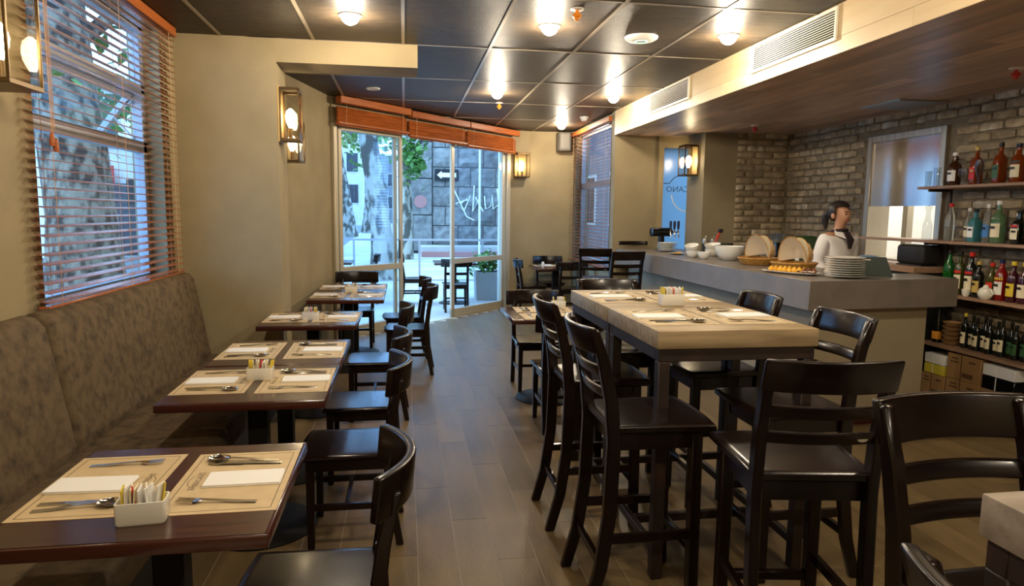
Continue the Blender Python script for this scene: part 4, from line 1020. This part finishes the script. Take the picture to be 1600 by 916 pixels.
for k in range(11):
    bottle(5.10-.062*k, S4, .30-.012*(k % 3), .030, 'wine', 'g_dark', 'l_yellow' if k == 0 else 'l_black', 'l_cream' if k < 7 else 'l_green',
           'dark wine bottle with yellow cap at the end of the bottom row' if k == 0 else 'dark wine bottle on the lowest shelf, %s along from the yellow-capped one' % ORD[k-1], x=4.72+.02*(k % 2), group='wine bottles on the lowest shelf')
for k, (y, h, r_) in enumerate(((5.61, .14, .030), (5.545, .17, .030))):
    lathe_thing('drinking_glass', [(r_*.8, 0), (r_, h), (r_*.94, h), (r_*.72, .008), (.003, .007)], 'clear_glass', (4.68+.03*k, y, S1), ('shorter' if k == 0 else 'taller')+' clear tumbler at the end of the top shelf', 'glass', 'glasses at the top shelf end', 14)
for k, (y, h, r_) in enumerate(((5.20, .14, .034), (5.03, .20, .036))):
    lathe_thing('drinking_glass', [(r_*.7, 0), (r_*.3, .01), (r_*.25, .05), (r_, h*.6), (r_*.9, h), (r_*.84, h), (r_*.9, h*.6), (.004, .06)], 'clear_glass', (4.655, y, S1), ('shorter' if k == 0 else 'taller')+' stemmed glass before the amber bottles', 'glass', 'glasses among the whisky bottles', 14)
t = thing('carafe', 'tall clear carafe with stopper at the end of the second shelf', 'carafe', (4.70, 5.60, S2+.0005))
MB().lathe([(.036, 0), (.04, .01), (.038, .13), (.02, .20), (.018, .25), (.024, .262)], 16).build('glass', 'clear_glass', t, smooth=True); MB().lathe([(.016, .262), (.028, .275), (.026, .30), (.004, .306)], 12).build('stopper', 'clear_glass', t, smooth=True)
t = thing('white_jug', 'round white jug in front of the third shelf bottles', 'jug', (4.645, 4.85, S3+.0005))
MB().lathe([(.03, 0), (.05, .02), (.056, .05), (.045, .085), (.02, .10), (.016, .115), (.012, .115), (.004, .09)], 18).build('body', 'china', t, smooth=True); MB().tube([(0, -.05, .03), (0, -.075, .05), (0, -.05, .085)], .006, 6).build('handle', 'china', t, smooth=True)
lathe_thing('cup', [(.02, 0), (.03, .02), (.034, .06), (.03, .06), (.018, .008), (.003, .007)], 'china', (4.66, 5.06, S3), 'white cup half behind the counter on the third shelf', 'cup')
for k in range(5):
    o = MB().lathe([(.004, 0), (.05, .004), (.075, .03), (.07, .03), (.045, .009), (.003, .006)], 18).build('saucer', 'cardboard', None, smooth=True, loc=(4.72, 5.24, S4+.04*k)); o.scale = (1, 1, 1.4)
    tag(o, 'brown clay dish in the pile beside the wine bottles, %s from the bottom' % ORD[k], 'dish', 'clay dishes on the lowest shelf')
t = thing('bottle', 'dark flask with orange label half hidden by the counter end', 'bottle', (4.70, 5.38, S4+.0005)); MB().lathe([(.04, 0), (.042, .2), (.02, .26), (.018, .30)], 14).build('glass', 'g_dark', t, smooth=True); MB().lathe([(.043, .03), (.0435, .1)], 14, caps=False).build('label', 'l_orange', t, smooth=True)
def carton(y0, y1, z0, z1, label, x0=4.61, x1=4.87, m='cardboard'):
    t = thing('carton', label, 'box', ((x0+x1)/2, (y0+y1)/2, z0+.0045), 0, 'cartons under the bottle shelves'); w_, l_, h_ = (x1-x0)/2, (y1-y0)/2-.004, z1-z0-.001
    MB().box(-w_, w_, -l_, l_, 0, h_).build('body', m, t, bev=.003, seg=1)
    p = MB(); 
    if m == 'cardboard':
        for a_, b_, c_, d_ in ((-.6, .05, .15, .33), (.3, .8, .66, .72), (.35, .75, .8, .86), (-.7, -.3, .75, .83)):
            MB().box(-w_-.0012, -w_-.0002, l_*a_, l_*b_, h_*c_, h_*d_).build('print', 'print_dark', t)
    MB().box(-w_-.0012, -w_-.0002, l_*.1, l_*.16, h_*.0, h_).build('seam', 'print_dark' if m == 'cardboard' else 'l_white', t)
carton(4.79, 5.14, .215, .43, 'brown cardboard carton on top, left of the white box')
carton(4.79, 5.14, 0, .213, 'brown cardboard carton at the bottom, under the upper carton')
carton(4.44, 4.785, 0, .213, 'brown cardboard carton at the bottom, under the black tin')
carton(5.15, 5.42, 0, .20, 'brown cardboard carton at the bottom, half behind the counter end')
carton(5.16, 5.40, .205, .29, 'yellow carton half behind the counter end', m='yellow_box')
carton(5.16, 5.40, .295, .38, 'white carton on the yellow one behind the counter end', m='kitchen_white')
carton(4.47, 4.775, .215, .32, 'black shiny tin below the white box', m='black_gloss')
carton(4.47, 4.775, .325, .415, 'white plastic box lid on the black tin', m='white_plastic')
t = thing('white_bottle', 'white plastic bottle at the picture edge under the shelves', 'bottle', (4.70, 4.36, .0045)); MB().lathe([(.06, 0), (.06, .3), (.05, .36), (.02, .40)], 16).build('body', 'white_plastic', t, smooth=True); MB().lathe([(.022, .40), (.022, .43), (.004, .432)], 12).build('cap', 'l_red', t, smooth=True)
# ------------------------------------------------------------------ the woman behind the bar
def skin_obj(name, V, E, R, m, parent, sub=2, root=0):
    me = bpy.data.meshes.new(name); me.from_pydata(V, E, []); o = obj(name, me, parent)
    md = o.modifiers.new('skin', 'SKIN'); md.use_smooth_shade = True; md.branch_smoothing = .6
    for k, sv in enumerate(me.skin_vertices[0].data):
        r = R[k]; sv.radius = r if isinstance(r, tuple) else (r, r); sv.use_root = (k == root)
    s = o.modifiers.new('sub', 'SUBSURF'); s.levels = sub; s.render_levels = sub
    me.materials.append(M[m]); return o
wm = thing('person', 'person in a white shirt with dark neck scarf standing behind the bar', 'person', (3.96, 5.80, .004), -2.92)
V = [(0,0,.95),(0,-.01,1.08),(0,0,1.22),(0,0,1.36),(0,.005,1.44),(0,.02,1.49),(0,.022,1.55),(0,.008,1.61),(0,0,1.655),(0,.108,1.555)]
E_ = [(k, k+1) for k in range(8)]+[(6, 9)]
R = [(.15,.11),(.13,.10),(.14,.10),(.11,.08),(.046,.048),(.058,.068),(.074,.088),(.074,.088),(.04,.05),(.011,.011)]
def chain(pts, rs, start):
    i = len(V); V.extend(pts); R.extend(rs); E_.append((start, i)); E_.extend((i+k, i+k+1) for k in range(len(pts)-1)); return len(V)-1
for s in (-1, 1):
    chain([(s*.10,0,.88),(s*.10,.01,.50),(s*.10,-.01,.09),(s*.10,.10,.035)], [(.085,.09),(.058,.06),(.036,.038),(.03,.035)], 0)
    wv = chain([(s*.16,0,1.365),(s*.20,-.03,1.12),(s*.19,.14,1.0),(s*.185,.20,.985)], [.048,.040,.027,(.018,.034)], 3)
    for k, (dx, dy, dz) in enumerate(((-.03,.075,-.015),(-.01,.09,-.02),(.01,.085,-.025),(.028,.065,-.03))):
        chain([(s*.185+dx,.20+dy*.6,.985+dz*.5),(s*.185+dx,.20+dy,.985+dz*1.6)], [.009,.008], wv)
    chain([(s*.185-s*.05,.20,.975),(s*.185-s*.055,.24,.965)], [.010,.009], wv)
wm.scale = (1.03, 1.03, 1.02)
body = skin_obj('body', V, E_, R, 'skin', wm)
V = [(0,0,.93),(0,-.01,1.08),(0,.005,1.22),(0,0,1.355),(0,.002,1.415)]; R = [(.175,.125),(.15,.115),(.165,.122),(.13,.095),(.062,.062)]; E_ = [(k, k+1) for k in range(4)]
for s in (-1, 1): chain([(s*.165,0,1.36),(s*.205,-.03,1.12),(s*.195,.12,1.01)], [.066,.056,.042], 3)
skin_obj('shirt', V, E_, R, 'shirt', wm)
V = [(0,0,.96)]; R = [(.165,.12)]; E_ = []
for s in (-1, 1): chain([(s*.10,0,.86),(s*.10,.01,.50),(s*.10,-.01,.07)], [(.10,.105),(.072,.075),(.055,.058)], 0)
skin_obj('trousers', V, E_, R, 'black_matte', wm)
h = MB().ell((0, -.012, 1.592), (.093, .112, .098), 20, 14)
h.f = [f for f in h.f if not (sum(h.v[i][1] for i in f)/len(f) > .035 and sum(h.v[i][2] for i in f)/len(f) < 1.635) and not (sum(h.v[i][1] for i in f)/len(f) > -.03 and sum(h.v[i][2] for i in f)/len(f) < 1.555)]
h.tube([(0, -.10, 1.58), (0, -.15, 1.56), (0, -.165, 1.50), (0, -.15, 1.43)], [.03, .036, .03, .012], 10)
h.build('hair', 'hair', wm, smooth=True)
for s in (-1, 1):
    MB().ell((s*.032, .096, 1.565), (.011, .006, .0055), 8, 6).build('eye', 'hair', wm, smooth=True)
    MB().tube([(s*.015, .104, 1.583), (s*.034, .102, 1.588), (s*.050, .092, 1.583)], .0028, 6).build('eyebrow', 'hair', wm, smooth=True)
    MB().ell((s*.083, .0, 1.55), (.012, .02, .03), 8, 6).build('ear', 'skin', wm, smooth=True)
MB().ell((0, .094, 1.508), (.024, .009, .008), 10, 6).build('lips', 'lip', wm, smooth=True)
b = MB(); b.tube([(.066*math.cos(a), .004+.066*math.sin(a), 1.415+.012*math.sin(a)) for a in [2*PI*k/20 for k in range(21)]], .014, 6); b.loft([[(-.03, .075, 1.41), (.03, .075, 1.41), (.03, .09, 1.41), (-.03, .09, 1.41)], [(-.04, .12, 1.34), (.04, .12, 1.34), (.04, .138, 1.34), (-.04, .138, 1.34)], [(-.012, .125, 1.26), (.012, .125, 1.26), (.012, .137, 1.26), (-.012, .137, 1.26)]])
b.build('scarf', 'scarf', wm, smooth=True)
for s in (-1, 1):
    MB().loft([[(s*.005, .07, 1.40), (s*.07, .02, 1.43), (s*.075, .02, 1.425), (s*.006, .078, 1.395)], [(s*.03, .125, 1.35), (s*.10, .055, 1.385), (s*.105, .058, 1.38), (s*.032, .132, 1.345)]]).build('collar', 'shirt', wm)

# ------------------------------------------------------------------ outside
gr = struct(MB().box(-60, 60, 5, 160, -.2, -.025).box(-60, -1.9, -20, 5, -.2, -.025).build('ground_pavement', 'concrete'))
rd = struct(MB().prism([(-7.5, 16), (-3.2, 20), (-2.6, 26), (-6, 150), (-40, 150), (-40, 16)], -.024, -.012).build('ground_road', 'asphalt'))
for k in range(6):
    b = MB().prism([(-6.6-1.1*k, 30+9*k), (-6.45-1.1*k, 30+9*k), (-7.0-1.1*k, 35+9*k), (-7.15-1.1*k, 35+9*k)], -.012, -.008).build('lane_dash', 'road_paint', rd)
kb = MB().box(.6, 6.6, 24.6, 24.9, -.02, .16).build('kerb', 'kerb_red'); tag(kb, 'dull red kerb running in front of the stone wall', 'kerb')
pbd = MB().box(.6, 6.6, 25.0, 26.6, -.02, .32).build('planting_bed', 'concrete'); tag(pbd, 'pale raised bed at the foot of the stone wall', 'planter')
# stone wall
sw_ = thing('stone_wall', 'rough grey block wall with white graffiti across the street', 'wall', (0, 0, -.03))
MB().box(-.2, 13, 27.0, 27.6, 0, 7.2).build('core', 'stone_joint', sw_)
def block_mesh(w_, h_):
    b = MB(); n = 4
    g = [[(w_*i/n if 0 < i < n else w_*i/n, -(.05+random.uniform(0, .07) if 0 < i < n and 0 < k < n else .02), h_*k/n) for i in range(n+1)] for k in range(n+1)]
    base = len(b.v); b.v += [p for r in g for p in r]
    for k in range(n):
        for i in range(n): b.f.append((k*(n+1)+i, k*(n+1)+i+1, (k+1)*(n+1)+i+1, (k+1)*(n+1)+i))
    o = len(b.v); b.v += [(0, 0, 0), (w_, 0, 0), (w_, 0, h_), (0, 0, h_)]; q_ = n*(n+1)
    b.f += [(o, o+1, n, 0), (o+1, o+2, q_+n, n), (o+2, o+3, q_, q_+n), (o+3, o, 0, q_)]
    return b.mesh('stone_block', 'stone')
BM = [block_mesh(.96, .72) for _ in range(5)]
for r_ in range(9):
    for k in range(9):
        x = 1.1+k*.99-(.5 if r_ % 2 else 0)
        if x < 1.0: MB().box(1.1, 1.56, 26.95, 27.0, .35+r_*.75, 1.07+r_*.75).build('stone_block', 'stone', sw_); continue
        obj('stone_block', random.choice(BM), sw_, (x, 27.0, .35+r_*.75))
for r_ in range(5): MB().box(.15, 1.06, 26.88, 27.0, .1+r_*1.4, 1.47+r_*1.4).build('pilaster_block', 'stone', sw_, bev=.02, seg=1)
g = MB()
def scrib(pts, r=.028): g.tube([(x, 26.90, z) for x, z in pts], r, 5)
gx, gz = 2.2, 1.75
scrib([(gx+.0,gz+.2),(gx+.35,gz+.5),(gx+.1,gz-.1),(gx-.2,gz+.2),(gx+.25,gz+.35)]); scrib([(gx+.5,gz+.9),(gx+.45,gz-.1),(gx+.7,gz+.4),(gx+.55,gz+.45),(gx+.85,gz-.1)]); scrib([(gx+.9,gz+.5),(gx+.95,gz),(gx+1.15,gz+.1),(gx+1.2,gz+.55),(gx+1.25,gz),(gx+1.5,gz+.2)])
scrib([(gx+1.4,gz+.8),(gx+1.5,gz-.1),(gx+1.75,gz+.4),(gx+2.0,gz+.6),(gx+1.7,gz+.2),(gx+2.1,gz-.05)]); scrib([(gx-.3,gz+.75),(gx+.2,gz-.3),(gx+.5,gz-.45)])
g.build('graffiti', 'sign_white', sw_, smooth=True)
MB().lathe([(.22, 0), (.25, .01), (.02, .012)], 14).xf(Matrix.Translation((.62, 26.87, 2.0)) @ Matrix.Rotation(PI/2, 4, 'X')).build('pink_paint_mark', 'kerb_red', sw_)
sg = thing('arrow_sign', 'black sign with a white arrow mounted on the stone wall', 'sign', (1.63, 26.84, 3.0))
MB().box(-.46, .46, 0, .03, -.22, .22).build('board', 'sign_black', sg); MB().prism([(-.38, 0), (-.20, .15), (-.20, .085), (.36, .085), (.36, -.085), (-.20, -.085), (-.20, -.15)], 0, .012).xf(Matrix.Translation((0, -.001, 0)) @ Matrix.Rotation(PI/2, 4, 'X')).build('arrow', 'sign_white', sg)
dr = MB().tube([(2.62, 24.2, -.02), (2.62, 24.2, 6.5)], .04, 8).build('street_pole', 'sign_white', smooth=True); tag(dr, 'thin white pole in front of the stone wall', 'pole')
# trees
def leaves_mb(n, c, rad, size):
    b = MB()
    for k in range(n):
        d = Vector((random.gauss(0, .5), random.gauss(0, .5), random.gauss(0, .45))); p = Vector(c)+Vector((d.x*rad[0], d.y*rad[1], d.z*rad[2]))
        a = Vector((random.uniform(-1, 1), random.uniform(-1, 1), random.uniform(-.9, .3))).normalized()*size*random.uniform(.6, 1.2)
        e = a.cross(Vector((random.uniform(-1, 1), random.uniform(-1, 1), 1))).normalized()*size*.55; i = len(b.v)
        b.v += [tuple(p-a), tuple(p-a*.2+e), tuple(p+a), tuple(p-a*.2-e)]; b.f.append((i, i+1, i+2, i+3))
    return b
def tree(x, y, r, h, lean, label, bark, crowns, size, n, branches=()):
    t = thing('plane_tree', label, 'tree', (x, y, -.025), 0, 'street trees')
    path = [(lean[0]*u+.06*math.sin(7*u), lean[1]*u, h*u) for u in [k/8 for k in range(9)]]; rs = [r*(1.35 if k == 0 else 1.08 if k == 1 else 1-.03*k) for k in range(9)]
    MB().tube(path, rs, 16).build('trunk', bark, t, smooth=True)
    for (u, dx, dy, dz, rr) in branches:
        p = Vector((lean[0]*u, lean[1]*u, h*u)); MB().tube([p, p+Vector((dx*.5, dy*.5, dz*.6)), p+Vector((dx, dy, dz))], [rr, rr*.8, rr*.5], 8).build('branch', bark, t, smooth=True)
    for c, rad in crowns: stuff(leaves_mb(n, c, rad, size).build('leaves', 'leaf', t))
tree(-.50, 16.4, .25, 5.5, (-.45, .3), 'thick mottled tree trunk outside the fixed door pane', 'bark', [((-1.9, .2, 3.6), (.9, .9, .5))], .11, 420, ((.75, -1.6, .2, 1.2, .1),))
tree(.02, 23.6, .22, 6.0, (.0, .2), 'pale mottled tree with low green leaves before the stone wall', 'bark', [((.25, -1.2, 3.3), (.42, .6, .75)), ((1.5, -1.0, 4.5), (1.0, .8, .22))], .15, 240, ((.5, 1.0, -.6, 1.6, .13),))
tree(-3.4, 44, .42, 8, (-1.0, 0), 'slanting pale tree far along the street', 'bark', [((-1, 0, 6.5), (3, 2, 2))], .3, 300)
tree(-2.6, 52, .45, 9, (.3, 0), 'upright darker tree far along the street', 'bark', [((.5, 0, 7), (3, 2, 2))], .3, 300)
tree(-3.64, 8.5, .38, 6, (-.25, .2), 'broad dark-barked tree trunk outside the bench-side window', 'bark_dark', [((.2, 1.2, 3.0), (1.5, 1.4, .5)), ((-1.2, .6, 4.2), (1.4, 1.4, .6))], .12, 380, ((.55, .9, .8, 1.0, .09),))
# railing of the pavement terrace
rl = thing('terrace_railing', 'pale metal railing around the pavement terrace', 'railing', (0, 13.3, -.025))
MB().box(-3.6, 2.4, -.02, .02, 1.05, 1.09).build('top_rail', 'alu_blue', rl); MB().box(-3.6, 2.4, -.012, .012, .28, .30).build('bottom_rail', 'alu_blue', rl)
for x in (-3.5, -2.1, -.95, .28, 1.5, 2.35): MB().box(x-.018, x+.018, -.018, .018, 0, 1.05).build('post', 'alu_blue', rl)
# terrace furniture
low_table(.86, 12.1, 'dark wooden table on the terrace between two chairs').location.z = -.025
low_table(-1.25, 12.2, 'dark wooden table on the terrace behind the fixed door pane').location.z = -.025
for x, y, r_, l in ((.82, 11.15, .0, 'dark wooden chair outside, seen through the door leaf'), (.18, 12.1, -P90, 'dark wooden chair outside in the open doorway view'), (-.72, 12.2, P90, 'dark wooden chair outside beside the thick tree trunk'), (-1.35, 11.55, 0, 'dark wooden chair outside at the hidden end of the terrace table')):
    dup(chair0, (x, y, -.025), r_, l, 'terrace chairs')
pl_ = thing('planter_box', 'grey concrete planter with a leafy shrub outside the door leaf', 'planter', (1.54, 12.62, -.025))
b = MB(); b.loft([[(-.24, -.2, 0), (.24, -.2, 0), (.24, .2, 0), (-.24, .2, 0)], [(-.26, -.22, .52), (.26, -.22, .52), (.26, .22, .52), (-.26, .22, .52)], [(-.22, -.18, .52), (.22, -.18, .52), (.22, .18, .52), (-.22, .18, .52)], [(-.22, -.18, .42), (.22, -.18, .42), (.22, .18, .42), (-.22, .18, .42)]]); b.build('box', 'planter', pl_)
stuff(leaves_mb(420, (0, 0, .68), (.28, .24, .22), .06).build('foliage', 'leaf', pl_))
struct(MB().box(1.62, 1.86, 11.56, 12.0, -.03, 3.6).build('wall_outside', 'facade_pale'))
struct(MB().prism([(1.5, 11.55), (3.0, 11.55), (3.0, 12.0), (1.86, 12.0)], 2.96, 3.6).build('wall_parapet', 'facade_pale'))
# houses
def house(name, label, x0, x1, y, z1, depth, m, wins, extra=None):
    t = thing(name, label, 'building', (x0, y, -.025))
    MB().box(0, x1-x0, 0, depth, 0, z1).build('wall', m, t)
    MB().box(-.2, x1-x0+.2, -.25, depth, z1, z1+.25).build('cornice', 'facade_pale', t)
    for (wx, wz, ww, wh) in wins:
        f = MB().box(wx-.08, wx+ww+.08, -.06, 0, wz-.08, wz+wh+.08).build('window', 'facade_pale', t); MB().box(wx, wx+ww, -.08, -.061, wz, wz+wh).build('pane', 'window_dark', f)
    return t
house('town_house', 'pale town house far down the street', -16, -4.4, 78, 14, 8, 'facade_pale', [(1+2.2*i, 2.5+3.4*k, 1.2, 2) for i in range(5) for k in range(3)])
house('corner_house', 'grey house further back on the same street', -6, -1.0, 95, 9, 8, 'facade_grey', [(.6+1.6*i, 2+3*k, .9, 1.6) for i in range(3) for k in range(2)])
sp_ = house('shop_building', 'grey shop building with red sign across the side street', -18, -5.2, 24, 5.4, 6, 'facade_pale', [(.8+2.3*i, 3.6, 1.3, 1.3) for i in range(5)])
for x in (6.6, 8.15, 9.55, 11.0): MB().box(x, x+.32, -.25, 0, 0, 3.0).build('pillar', 'sign_white', sp_)
for x in (7.0, 8.5, 9.9): MB().box(x, x+1.0, -.06, -.01, .1, 2.4).build('shop_door', 'window_dark', sp_)
MB().box(7.1, 8.9, -.4, -.26, 2.35, 2.95).build('red_sign', 'sign_red', sp_); MB().box(7.2, 8.1, -.42, -.40, 2.5, 2.8).build('sign_lettering', 'sign_white', sp_)
es = thing('parking_sign', 'small dark sign with a white letter E by the shop', 'sign', (-7.2, 20.5, -.025))
MB().tube([(0, 0, 0), (0, 0, 2.0)], .03, 8).build('post', 'sign_white', es); MB().box(-.35, .35, -.03, -.005, 1.7, 2.4).build('board', 'sign_black', es); text_mb('E', .6, 0).xf(Matrix.Translation((0, -.035, 2.05)) @ Matrix.Rotation(PI/2, 4, 'X')).build('letter', 'sign_white', es)
nb_ = thing('neighbour_house', 'grey block house beyond the slat blind window', 'building', (6.8, 10, -.025))
MB().box(0, 5, 0, 30, 0, 7).build('wall', 'facade_grey', nb_)
for k in range(8):
    f = MB().box(-.05, 0, 2+3*k, 3.3+3*k, 1.2, 3).build('window', 'facade_pale', nb_); MB().box(-.07, -.051, 2.1+3*k, 3.2+3*k, 1.3, 2.9).build('pane', 'window_dark', f)
# cars far down the road
def car(x, y, rz, m, label):
    t = thing('car', label, 'car', (x, y, -.012), rz, 'cars parked along the street')
    b = MB(); prof = [(-2.1, .35), (-2.15, .75), (-1.9, .88), (-1.3, .95), (-.8, 1.38), (.7, 1.40), (1.35, .98), (2.0, .85), (2.15, .6), (2.1, .32)]
    b.loft([[(s_*w_, y_, z_) for y_, z_ in prof] for s_, w_ in ((-1, .82), (-1, .78), (1, .78), (1, .82))]); b.build('body', m, t, bev=.05, seg=2)
    MB().loft([[(s_, -1.2, .98), (s_, -.78, 1.33), (s_, .65, 1.34), (s_, 1.15, 1.0)] for s_ in (-.83, .83)]).build('windows', 'window_dark', t)
    for wx in (-.8, .8):
        for wy in (-1.35, 1.3): MB().lathe([(.31, -.1), (.33, -.08), (.33, .08), (.31, .1)], 16).xf(Matrix.Translation((wx, wy, .33)) @ Matrix.Rotation(PI/2, 4, 'Y')).build('wheel', 'rubber', t)
car(-5.6, 52, .1, 'car_white', 'pale car parked far along the street')
car(-7.4, 60, .1, 'car_red', 'dull red car parked behind the pale one')
